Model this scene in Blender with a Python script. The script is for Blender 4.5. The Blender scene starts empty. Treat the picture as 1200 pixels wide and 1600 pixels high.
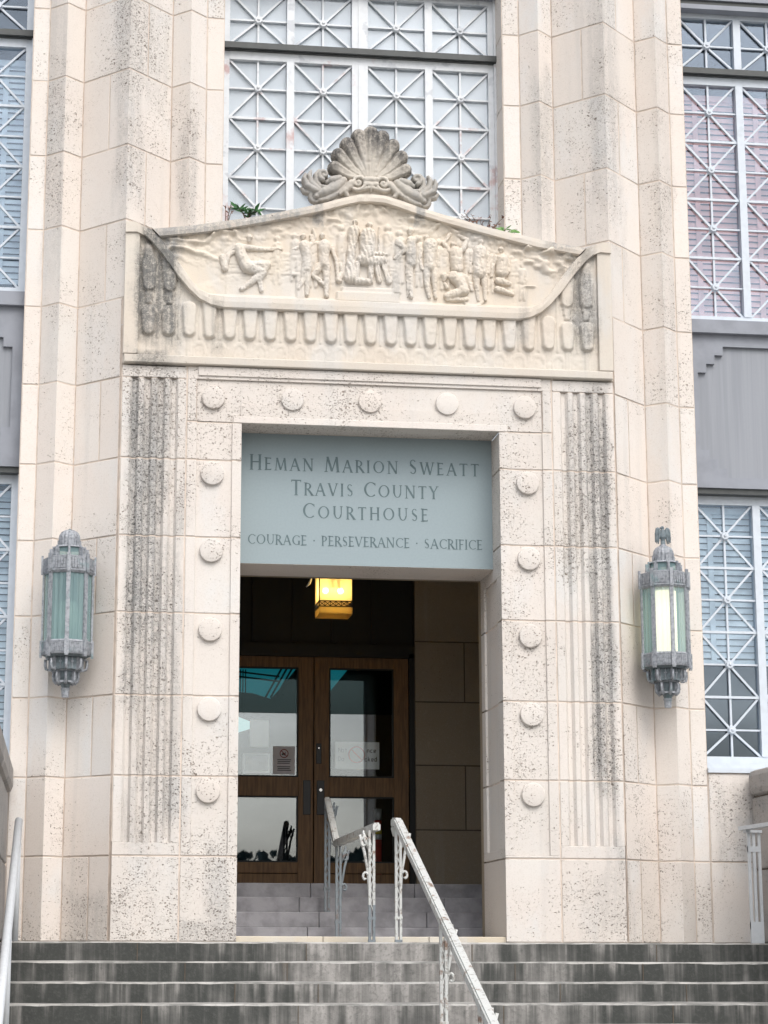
import bpy, bmesh, math, random
import numpy as np
from mathutils import Vector
R = math.radians
random.seed(7)
SC = bpy.context.scene
COL = SC.collection

# ---------------------------------------------------------------- camera
cam = bpy.data.cameras.new('camera'); co = bpy.data.objects.new('camera', cam); COL.objects.link(co)
co.location = (-2.2099, -15.0195, -0.0463)
_yaw, _pit, _rol = 0.1231, 0.2020, 0.0024
from mathutils import Matrix
_fw = Vector((math.sin(_yaw)*math.cos(_pit), math.cos(_yaw)*math.cos(_pit), math.sin(_pit)))
_rt = Vector((math.cos(_yaw), -math.sin(_yaw), 0)); _up = _rt.cross(_fw)
_r2 = _rt*math.cos(_rol)+_up*math.sin(_rol); _u2 = -_rt*math.sin(_rol)+_up*math.cos(_rol)
co.rotation_euler = Matrix((_r2, _u2, -_fw)).transposed().to_euler()
cam.sensor_fit = 'AUTO'; cam.sensor_width = 36; cam.lens = 3194.1/1600*36
cam.shift_x = (600-507.387)/1600; cam.shift_y = (828.406-800)/1600
cam.clip_start = 0.1; cam.clip_end = 2000
SC.camera = co

# ---------------------------------------------------------------- sky, sun, exposure
SUN_EL, SUN_AZ = 50, 14          # sun stands in front of the facade, to its right
w = bpy.data.worlds.new('World'); SC.world = w; w.use_nodes = True
nt = w.node_tree; nt.nodes.clear()
def wn(t, **k):
    n = nt.nodes.new(t)
    for a, b in k.items(): setattr(n, a, b)
    return n
sky = wn('ShaderNodeTexSky', sky_type='NISHITA', sun_disc=False)
sky.sun_elevation = R(SUN_EL); sky.sun_rotation = R(180-SUN_AZ); sky.dust_density = 4; sky.air_density = 1.2
hs = wn('ShaderNodeHueSaturation'); hs.inputs['Saturation'].default_value = 0.42
tc = wn('ShaderNodeTexCoord'); mp = wn('ShaderNodeMapping'); mp.inputs['Scale'].default_value = (3, 3, 9)
nz = wn('ShaderNodeTexNoise'); nz.inputs['Scale'].default_value = 1.6; nz.inputs['Detail'].default_value = 6
cr = wn('ShaderNodeMapRange'); cr.inputs['From Min'].default_value = .35; cr.inputs['From Max'].default_value = .7
cr.inputs['To Min'].default_value = .5; cr.inputs['To Max'].default_value = 1.25
mx = wn('ShaderNodeMix', data_type='RGBA', blend_type='MULTIPLY'); mx.inputs[0].default_value = 1
bg = wn('ShaderNodeBackground'); bg.inputs['Strength'].default_value = 0.15
ow = wn('ShaderNodeOutputWorld')
L = nt.links.new
L(sky.outputs[0], hs.inputs['Color']); L(tc.outputs['Generated'], mp.inputs[0]); L(mp.outputs[0], nz.inputs['Vector'])
L(nz.outputs[0], cr.inputs[0]); L(hs.outputs[0], mx.inputs[6]); L(cr.outputs[0], mx.inputs[7])
L(mx.outputs[2], bg.inputs['Color']); L(bg.outputs[0], ow.inputs[0])
sd = bpy.data.lights.new('sun', 'SUN'); sd.energy = 0.55; sd.angle = R(40); sd.color = (1, .985, .965)
so = bpy.data.objects.new('sun', sd); COL.objects.link(so); so.location = (8, -20, 30)
_d = Vector((math.sin(R(SUN_AZ))*math.cos(R(SUN_EL)), -math.cos(R(SUN_AZ))*math.cos(R(SUN_EL)), math.sin(R(SUN_EL))))
so.rotation_euler = _d.to_track_quat('Z', 'Y').to_euler()
SC.view_settings.view_transform = 'Standard'; SC.view_settings.look = 'None'
SC.view_settings.exposure = 0.93; SC.view_settings.gamma = 1
SC.cycles.max_bounces = 8; SC.cycles.sample_clamp_indirect = 4

# ---------------------------------------------------------------- node helpers and materials
class G:
    def __init__(s, name):
        s.m = bpy.data.materials.new(name); s.m.use_nodes = True
        s.nt = s.m.node_tree; s.b = s.nt.nodes['Principled BSDF']; s.out = s.nt.nodes['Material Output']
        s.pos = s.n('ShaderNodeNewGeometry').outputs['Position']
    def n(s, t, **k):
        x = s.nt.nodes.new(t)
        for a, b in k.items(): setattr(x, a, b)
        return x
    def set(s, sock, v):
        if isinstance(v, bpy.types.NodeSocket): s.nt.links.new(v, sock)
        else: sock.default_value = v
    def math(s, op, a, b=0., c=0.):
        x = s.n('ShaderNodeMath', operation=op)
        s.set(x.inputs[0], a); s.set(x.inputs[1], b); s.set(x.inputs[2], c)
        return x.outputs[0]
    def mr(s, v, a, b, c=0., d=1., smooth=True):
        x = s.n('ShaderNodeMapRange'); x.interpolation_type = 'SMOOTHSTEP' if smooth else 'LINEAR'
        s.set(x.inputs[0], v)
        for i, q in enumerate((a, b, c, d)): s.set(x.inputs[i+1], q)
        return x.outputs[0]
    def vec(s, scale=(1, 1, 1), off=(0, 0, 0), src=None):
        x = s.n('ShaderNodeMapping'); s.set(x.inputs[0], src or s.pos)
        x.inputs['Scale'].default_value = scale; x.inputs['Location'].default_value = off
        return x.outputs[0]
    def noise(s, scale, detail=4, v=None, rough=.55, dist=0.):
        x = s.n('ShaderNodeTexNoise'); s.set(x.inputs['Vector'], v or s.pos)
        x.inputs['Scale'].default_value = scale; x.inputs['Detail'].default_value = detail
        x.inputs['Roughness'].default_value = rough; x.inputs['Distortion'].default_value = dist
        return x.outputs[0]
    def vor(s, scale, v=None, out='Distance'):
        x = s.n('ShaderNodeTexVoronoi'); s.set(x.inputs['Vector'], v or s.pos); x.inputs['Scale'].default_value = scale
        return x.outputs[0] if out == 'Distance' else x
    def mix(s, f, a, b, mode='MIX'):
        x = s.n('ShaderNodeMix', data_type='RGBA', blend_type=mode); s.set(x.inputs[0], f)
        for i, q in ((6, a), (7, b)): s.set(x.inputs[i], (*q, 1) if isinstance(q, tuple) and len(q) == 3 else q)
        return x.outputs[2]
    def attr(s, name):
        return s.n('ShaderNodeAttribute', attribute_name=name).outputs['Fac']
    def xyz(s):
        x = s.n('ShaderNodeSeparateXYZ'); s.set(x.inputs[0], s.pos); return x.outputs
    def bump(s, h, strength, dist):
        x = s.n('ShaderNodeBump'); x.inputs['Strength'].default_value = strength; x.inputs['Distance'].default_value = dist
        s.set(x.inputs['Height'], h); s.nt.links.new(x.outputs[0], s.b.inputs['Normal'])
    def done(s, col=None, rough=None, metal=None):
        if col is not None: s.set(s.b.inputs['Base Color'], (*col, 1) if isinstance(col, tuple) else col)
        if rough is not None: s.set(s.b.inputs['Roughness'], rough)
        if metal is not None: s.set(s.b.inputs['Metallic'], metal)
        return s.m

def stone(name, stains=(), weather=0.0, base=((.705, .67, .632), (.70, .645, .60), (.68, .675, .665)), pits=1.0, joint=False, radial=None, dark=(.26, .262, .26)):
    g = G(name); X, Y, Z = g.xyz()
    n1 = g.noise(1.1, 3); n2 = g.noise(3.3, 4, g.vec((1, 1, .5), (7, 3, 1)))
    c = g.mix(g.mr(n1, .38, .62), base[0], base[1])
    c = g.mix(g.mr(n2, .47, .68, 0, .8), c, base[2])
    t = g.attr('tint')                                # each cut block has its own shade
    c = g.mix(g.mr(t, .0, 1., 0, .75, False), c, (base[1][0]*1.01, base[1][1]*.985, base[1][2]*.96))
    tv = g.math('FRACT', g.math('MULTIPLY', t, 7.31))
    c = g.mix(g.mr(tv, 0, 1, 0, .20, False), c, (.46, .44, .41))
    # weathering
    m = None
    warp = g.math('MULTIPLY', g.math('SUBTRACT', g.noise(5, 5, g.vec((1, 1, .35))), .5), 1.5)
    for cx, cz, hx, hz, k in stains:
        ax = g.math('DIVIDE', g.math('ABSOLUTE', g.math('SUBTRACT', X, cx)), hx)
        az = g.math('DIVIDE', g.math('ABSOLUTE', g.math('SUBTRACT', Z, cz)), hz)
        d = g.math('ADD', g.math('MAXIMUM', ax, az), warp)
        q = g.mr(d, 1.15, .55, 0, k)
        m = q if m is None else g.math('MAXIMUM', m, q)
    if radial:
        cx, cz, r0, r1, k = radial
        dx = g.math('SUBTRACT', X, cx); dz = g.math('SUBTRACT', Z, cz)
        d = g.math('SQRT', g.math('ADD', g.math('MULTIPLY', dx, dx), g.math('MULTIPLY', dz, dz)))
        q = g.mr(g.math('ADD', d, g.math('MULTIPLY', warp, .1)), r0, r1, 0, k)
        m = q if m is None else g.math('MAXIMUM', m, q)
    if weather:
        q = g.mr(g.noise(3.2, 8, g.vec((1, 1, 1.6), (3, 0, 5)), .65), .62-.25*weather, .78-.15*weather, 0, min(1, weather+.25))
        m = q if m is None else g.math('MAXIMUM', m, q)
    grain = g.noise(95, 3, None, .7)
    blot = g.noise(26, 4, None, .7)
    if m is not None:
        mm = g.math('MULTIPLY', m, g.mr(g.math('ADD', g.math('ADD', g.math('MULTIPLY', grain, .7), g.math('MULTIPLY', blot, .7)), g.math('MULTIPLY', g.noise(1., 4, g.vec((16, 16, .5), (3, 1, 9)), .6), .8)), .90, 1.25, .22, .98))
        c = g.mix(mm, c, dark)
    stk = g.mr(g.noise(1., 5, g.vec((7, 7, .35), (2, 8, 1)), .6), .56, .74, 0, .22)
    c = g.mix(stk, c, (.42, .415, .40))
    # fine mottling of the shelly limestone
    c = g.mix(g.mr(grain, .48, .74, 0, .34), c, (.46, .41, .355))
    c = g.mix(g.mr(blot, .56, .75, 0, .20), c, (.52, .43, .36))
    # pits: three sizes, gathered in patches
    port = g.math('MULTIPLY', g.mr(g.math('ABSOLUTE', X), 1.98, 1.86), g.mr(Z, 4.45, 4.2))
    pmask = port
    port = g.math('MAXIMUM', g.math('MULTIPLY', port, .045), g.mr(Z, 1.5, .3, 0, .045))   # coarser stone in the portal and the base courses
    dens = g.noise(2.3, 4, g.vec((1, 1, .8), (11, 5, 2)))
    wv = g.n('ShaderNodeVectorMath', operation='ADD')
    nn = g.n('ShaderNodeTexNoise'); g.set(nn.inputs['Vector'], g.pos); nn.inputs['Scale'].default_value = 34
    vs = g.n('ShaderNodeVectorMath', operation='SCALE'); g.set(vs.inputs[0], nn.outputs['Color']); vs.inputs['Scale'].default_value = .035
    g.set(wv.inputs[0], g.pos); g.set(wv.inputs[1], vs.outputs[0])
    ds = g.math('ADD', g.math('ADD', dens, g.math('ADD', port, .042)), g.math('MULTIPLY', g.math('SUBTRACT', g.math('FRACT', g.math('MULTIPLY', t, 3.7)), .6), .16))
    if m is not None: ds = g.math('ADD', ds, g.math('MULTIPLY', m, .34))
    p = None
    for sc, sq, lo, hi, r in ((21, 1.5, .55, .88, .27), (47, 1.4, .47, .80, .36), (90, 1.2, .46, .78, .33)):
        v = g.vor(sc, g.vec((1, 1, sq), (sc, 0, 0), wv.outputs[0]), 'n')
        rnd = g.n('ShaderNodeSeparateColor'); g.set(rnd.inputs[0], v.outputs['Color'])
        keep = g.mr(g.math('SUBTRACT', g.math('ADD', ds, g.math('MULTIPLY', rnd.outputs[0], .36)), .18), lo, hi, 0, r*pits, False)
        q = g.mr(g.math('SUBTRACT', v.outputs['Distance'], keep), .02, -.10)
        q = g.math('MULTIPLY', q, g.mr(rnd.outputs[1], 0, 1, .45, 1., False))
        p = q if p is None else g.math('MAXIMUM', p, q)
    c = g.mix(g.math('MULTIPLY', pmask, .15), c, (.40, .385, .36))
    c = g.mix(g.math('MULTIPLY', p, .86), c, (.19, .15, .115) if m is None else g.mix(m, (.19, .15, .115), (.06, .058, .055)))
    h = g.math('SUBTRACT', g.math('ADD', g.math('MULTIPLY', grain, .25), g.math('MULTIPLY', blot, .3)), g.math('MULTIPLY', p, 1.6))
    g.bump(h, .8, .006)
    return g.done(c, .9)

PILA = [(-1.70, 3.0, .17, 1.35, .85), (-1.77, 3.3, .07, 1.2, 1.), (-1.60, 2.0, .22, 1.4, .55), (1.66, 3.55, .17, .75, .55), (1.76, 2.6, .11, 1.9, .85),
        (-1.2, .05, .3, .12, .45), (-2.0, .15, .25, .25, .35), (2.9, .9, .25, .35, .35), (-1.14, .4, .1, .35, .4), (1.75, .3, .2, .3, .3)]
RIDG = [(-1.9, 7.0, .13, 1.7, .33), (1.92, 6.9, .17, 1.6, .30), (-2.47, 6.5, .09, 1.9, .28), (1.45, 6.2, .1, .9, .32), (-1.43, 5.9, .09, .5, .35), (2.45, 6, .1, 2, .18), (-1.72, 6.9, .2, .5, .2)]
FRZ = [(-1.64, 4.86, .19, .48, .95), (-1.70, 4.33, .16, .09, .75), (1.68, 4.95, .13, .5, .75), (1.62, 5.25, .2, .2, .55), (-1.66, 5.32, .14, .13, .95), (-1.62, 5.22, .16, .16, .5), (-1.19, 4.6, .05, .25, .35), (1.19, 4.75, .06, .3, .35), (-.42, 5.58, .05, .14, .85), (.38, 5.6, .045, .12, .85), (.27, 5.25, .09, .1, .5), (.19, 5.0, .04, .12, .4)]
M = {}
M['stone'] = stone('limestone', PILA+RIDG)
M['carved'] = stone('carved_limestone', FRZ, pits=.62, dark=(.10, .105, .105), base=((.605, .56, .495), (.595, .53, .455), (.58, .56, .53)))
M['relief'] = stone('relief_limestone', FRZ, pits=.16, base=((.64, .575, .485), (.63, .555, .465), (.60, .57, .53)))
M['cornice'] = stone('weathered_limestone', [(-1.1, 5.45, .75, .2, .9), (1.55, 5.4, .2, .1, .85), (-.42, 5.6, .05, .14, .85), (.38, 5.62, .045, .12, .85)], pits=.4, base=((.64, .58, .50), (.62, .55, .475), (.58, .56, .52)))
M['shell'] = stone('shell_limestone', [], dark=(.055, .057, .06), radial=(-.01, 5.80, .13, .38, 1.), pits=.3, base=((.52, .48, .42), (.49, .44, .385), (.48, .465, .43)))
M['volute'] = stone('dark_weathered_limestone', [(-.44, 5.8, .2, .3, .62), (.42, 5.8, .2, .3, .62)], weather=.3, pits=.2, base=((.45, .42, .37), (.42, .38, .34), (.42, .41, .39)))
M['cheek'] = stone('cheek_wall_stone', [], weather=.9, pits=.8, base=((.34, .325, .315), (.31, .285, .27), (.33, .33, .325)))
M['brown'] = stone('vestibule_stone', [], pits=.8, base=((.27, .215, .14), (.235, .185, .12), (.25, .21, .15)))

def plain(name, col, rough=.6, metal=0., var=.12, scale=14, bump=.15, spec=None):
    g = G(name); n = g.noise(scale, 5)
    c = g.mix(g.mr(n, .35, .7), tuple(x*(1+var) for x in col), tuple(x*(1-var) for x in col))
    g.bump(g.noise(scale*6, 3), bump, .003)
    return g.done(c, rough, metal)
M['mortar'] = plain('mortar', (.58, .50, .435), .95, 0, .12, 9)
M['dmortar'] = plain('dark_mortar', (.10, .08, .06), .95)

def painted(name, col, rust, amount, scale=7, rough=.5, under=(.30, .32, .34)):
    g = G(name); n = g.noise(scale, 6, None, .65); n2 = g.noise(scale*7, 4)
    c = g.mix(g.mr(n2, .4, .7, 0, .35), col, tuple(x*.8 for x in col))
    c = g.mix(g.mr(g.noise(scale*2.3, 5, g.vec((1, 1, 1), (5, 2, 9))), .66-.1*amount, .72-.1*amount, 0, .8), c, under)
    c = g.mix(g.mr(n, .70-.16*amount, .78-.1*amount, 0, .85), c, rust)
    g.bump(n2, .3, .002)
    return g.done(c, rough)
M['wmetal'] = painted('white_painted_steel', (.64, .665, .69), (.44, .27, .26), .75, 2.6, .5, (.46, .485, .52))
M['wmetal2'] = painted('clean_white_painted_steel', (.55, .60, .66), (.5, .45, .45), .02, 3, .45, (.48, .53, .58))
M['rail'] = painted('peeling_white_paint', (.53, .54, .525), (.16, .08, .042), .95, 13, .55, (.27, .26, .24))
M['railgrey'] = painted('worn_grey_rail_paint', (.20, .23, .25), (.16, .09, .06), .8, 9, .55, (.12, .13, .14))
M['railclean'] = painted('white_rail_paint', (.55, .575, .60), (.3, .15, .08), .1, 4, .5, (.6, .62, .63))
M['spandrel'] = plain('grey_cast_panel', (.235, .25, .285), .6, .0, .09, 6)
def spandrel2():
    g = G('streaked_grey_panel'); n = g.noise(5, 6, g.vec((4, 1, .10)), .65); n2 = g.noise(60, 3)
    c = g.mix(g.mr(n, .35, .68), (.265, .28, .31), (.225, .24, .268)); c = g.mix(g.mr(n2, .5, .7, 0, .25), c, (.24, .25, .28))
    return g.done(c, .6)
M['spandrel2'] = spandrel2()
M['drip'] = plain('dark_drip_metal', (.05, .055, .055), .5)
def patina(name, col, green, k):
    g = G(name); n = g.noise(9, 6, g.vec((1, 1, .6)), .65); n2 = g.noise(45, 4)
    c = g.mix(g.mr(n2, .38, .68), tuple(x*1.2 for x in col), tuple(x*.72 for x in col))
    c = g.mix(g.mr(n, .62-.14*k, .74-.10*k, 0, .75), c, green)
    g.bump(g.math('ADD', n2, n), .45, .003)
    return g.done(c, .55, .2)
M['lead'] = patina('grey_lantern_metal', (.27, .285, .31), (.20, .29, .30), .5)
M['leaddark'] = patina('tarnished_lantern_metal', (.13, .16, .175), (.13, .21, .22), .6)
M['black'] = plain('black_metal', (.012, .012, .013), .45)
M['dark'] = plain('dark_interior', (.012, .015, .016), .9)
M['signstone'] = plain('blue_grey_panel_stone', (.262, .322, .345), .7, 0, .02, 60, .1)
M['signletter'] = plain('engraved_letter_shade', (.105, .15, .162), .8, 0, .1, 30, .1)
def wood():
    g = G('brown_door_wood'); n = g.noise(5, 6, g.vec((9, 9, .7)), .6, .6)
    c = g.mix(g.mr(n, .35, .68), (.20, .108, .042), (.115, .06, .023)); g.bump(n, .2, .002)
    return g.done(c, .6)
M['wood'] = wood()
M['wooddark'] = plain('dark_frame_wood', (.008, .009, .0085), .6)
def glass(name, tint, refl, transp, rough=.01):
    g = G(name); nt = g.nt; nt.nodes.remove(g.b)
    tr = g.n('ShaderNodeBsdfTransparent'); tr.inputs[0].default_value = (*transp, 1)
    gl = g.n('ShaderNodeBsdfGlossy'); gl.inputs['Color'].default_value = (*tint, 1); gl.inputs['Roughness'].default_value = rough
    mxs = g.n('ShaderNodeMixShader'); lw = g.n('ShaderNodeLayerWeight'); lw.inputs[0].default_value = .25
    f = g.math('MINIMUM', g.math('ADD', g.math('MULTIPLY', lw.outputs['Facing'], .5), refl), 1.)
    g.set(mxs.inputs[0], f)
    nt.links.new(tr.outputs[0], mxs.inputs[1]); nt.links.new(gl.outputs[0], mxs.inputs[2]); nt.links.new(mxs.outputs[0], g.out.inputs[0])
    return g.m
M['doorglass'] = glass('door_glass', (.86, .93, 1.), .115, (.95, .97, .97))
M['doorglass2'] = glass('low_mirror_upper_door_glass', (.6, .8, .85), .012, (.8, .9, .9))  # upper band made to mirror less, so the sky reflection ends at its edge
M['winglass'] = glass('window_glass', (.72, .84, 1.), .06, (.92, .95, .97))
M['winglass2'] = glass('clear_window_glass', (.9, .95, 1.), .03, (.98, .985, .99))
def screen():
    g = G('pale_window_board'); n = g.noise(1.2, 3); n2 = g.noise(130, 2)
    c = g.mix(g.mr(n, .35, .65), (.50, .54, .57), (.455, .495, .525)); return g.done(c, .7)
M['screen'] = screen()
M['blindw'] = plain('white_blind_slat', (.55, .61, .65), .6, 0, .04)
M['blindp'] = plain('pink_blind_slat', (.64, .345, .32), .6, 0, .06)
M['blindb'] = plain('blue_grey_blind_slat', (.56, .625, .66), .6, 0, .05)
M['room'] = plain('dim_room', (.016, .022, .032), .9)
def lampglass(name, col, em=0.):
    g = G(name); nt = g.nt
    X, Y, Z = g.xyz()
    g.b.inputs['Base Color'].default_value = (*col, 1); g.b.inputs['Roughness'].default_value = .22
    tr = g.n('ShaderNodeBsdfTransparent'); tr.inputs[0].default_value = (.93, .95, .90, 1)
    mxs = g.n('ShaderNodeMixShader'); mxs.inputs[0].default_value = .5
    nt.links.new(g.b.outputs[0], mxs.inputs[1]); nt.links.new(tr.outputs[0], mxs.inputs[2]); nt.links.new(mxs.outputs[0], g.out.inputs[0])
    return g.m
M['teal'] = lampglass('teal_lantern_glass', (.27, .41, .43))
M['tealpale'] = lampglass('frosted_lantern_glass', (.42, .58, .56))
def emit(name, col, s):
    g = G(name); g.b.inputs['Base Color'].default_value = (*col, 1)
    g.b.inputs['Emission Color'].default_value = (*col, 1); g.b.inputs['Emission Strength'].default_value = s
    return g.m
M['tubelit'] = emit('lit_lamp_tube', (1, .92, .68), .88)
M['bulb'] = emit('warm_bulb', (1, .80, .45), 42)
M['amber'] = None
def amber():
    g = G('amber_lantern_glass'); nt = g.nt
    g.b.inputs['Base Color'].default_value = (.85, .58, .18, 1); g.b.inputs['Roughness'].default_value = .4
    tl = g.n('ShaderNodeBsdfTranslucent'); tl.inputs[0].default_value = (.97, .86, .58, 1)
    tr = g.n('ShaderNodeBsdfTransparent'); tr.inputs[0].default_value = (.97, .88, .62, 1)
    a = g.n('ShaderNodeMixShader'); a.inputs[0].default_value = .75
    b = g.n('ShaderNodeMixShader'); b.inputs[0].default_value = .34
    nt.links.new(g.b.outputs[0], a.inputs[1]); nt.links.new(tl.outputs[0], a.inputs[2])
    nt.links.new(a.outputs[0], b.inputs[1]); nt.links.new(tr.outputs[0], b.inputs[2]); nt.links.new(b.outputs[0], g.out.inputs[0])
    return g.m
M['amber'] = amber()
M['lobbyteal'] = emit('glowing_teal_lobby_soffit', (.015, .22, .27), .26)  # soffit shapes glow by themselves, in place of teal light falling on them
M['lobbywhite'] = emit('lobby_lamp_glow', (.45, .72, .70), .35)
def riser():
    g = G('stained_concrete_riser'); X, Y, Z = g.xyz()
    a = g.noise(1.0, 6, g.vec((5.5, .8, .25)), .62); b = g.noise(1., 5, g.vec((19, .8, .7), (4, 1, 3)), .6); c3 = g.noise(40, 4, None, .7)
    mid = g.mr(g.math('ABSOLUTE', g.math('SUBTRACT', X, .1)), 1.7, .2, 0, .12)      # the worn middle of the flight is paler
    zr = g.math('FRACT', g.math('DIVIDE', g.math('ADD', Z, 13.1), .131))       # drips start at each nosing and fade downwards
    drip = g.math('MULTIPLY', g.mr(g.noise(1., 4, g.vec((14, .8, .3), (1, 6, 2)), .6), .5, .66), g.mr(zr, .05, .95, .02, .10))
    mid = g.math('ADD', mid, drip)
    s = g.math('ADD', g.math('ADD', g.math('MULTIPLY', a, .50), g.math('ADD', g.math('MULTIPLY', b, .26), g.math('MULTIPLY', g.noise(2.2, 5, g.vec((1, 1, 1.6), (2, 2, 7)), .6), .24))), mid)
    c = g.mix(g.mr(s, .48, .76), (.043, .046, .043), (.36, .345, .33))
    c = g.mix(g.mr(c3, .46, .72, 0, .55), c, (.09, .09, .085)); c = g.mix(g.mr(g.noise(13, 5, None, .7), .58, .72, 0, .5), c, (.05, .055, .052))
    ru = g.noise(1., 4, g.vec((3.2, .6, .35), (9, 2, 2)))
    c = g.mix(g.mr(g.math('ADD', ru, g.mr(g.math('ABSOLUTE', g.math('SUBTRACT', X, .22)), .35, .0, 0, .12)), .66, .76, 0, .45), c, (.26, .17, .10))
    g.bump(g.math('ADD', c3, g.math('MULTIPLY', a, .5)), .5, .006)
    return g.done(c, .85)
M['riser'] = riser()
def tread():
    g = G('worn_concrete_tread'); n = g.noise(4, 6, g.vec((1, 3, 1)), .65); n2 = g.noise(50, 3)
    c = g.mix(g.mr(n, .35, .65), (.43, .42, .40), (.17, .17, .16)); c = g.mix(g.mr(n2, .55, .75, 0, .5), c, (.16, .16, .15))
    g.bump(n2, .4, .005); return g.done(c, .9)
M['tread'] = tread()
M['vstep'] = plain('grey_vestibule_step', (.27, .265, .28), .8, 0, .2, 7, .4)
M['sill'] = stone('threshold_stone', [], weather=.2, pits=.3, base=((.62, .58, .50), (.6, .50, .35), (.60, .58, .55)))
M['pave'] = plain('concrete_pavement', (.36, .35, .33), .9, 0, .14, 3, .3)
M['ground'] = plain('asphalt', (.06, .06, .06), .95, 0, .2, 2, .4)
M['paper'] = plain('white_paper', (.82, .83, .84), .8, 0, .03)
M['papergrey'] = plain('grey_notice_paper', (.58, .56, .58), .8, 0, .05)
M['ink'] = plain('black_ink', (.03, .03, .035), .8)
M['inkfaint'] = plain('faded_ink', (.42, .43, .47), .8)
M['darkred'] = plain('dark_red_ink', (.20, .03, .035), .8)
M['red'] = plain('faded_red_ink', (.62, .22, .22), .8)
M['redpost'] = plain('red_plastic', (.42, .03, .025), .5)
M['silver'] = plain('reflective_band', (.62, .64, .66), .3, .3)
M['yellow'] = plain('yellow_band', (.55, .42, .04), .5)
M['leaf'] = plain('green_leaf', (.035, .12, .035), .5, 0, .4, 30)
M['leaf2'] = plain('young_green_leaf', (.10, .22, .05), .5, 0, .3, 30)
M['dry'] = plain('dry_brown_leaf', (.16, .075, .05), .8, 0, .4, 40)
M['stem'] = plain('thin_brown_stem', (.13, .09, .07), .8)
M['farleaf'] = plain('far_tree_leaf', (.045, .075, .075), .9, 0, .3, .5)
M['lockchrome'] = plain('polished_lock', (.75, .75, .74), .25, .8)
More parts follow.
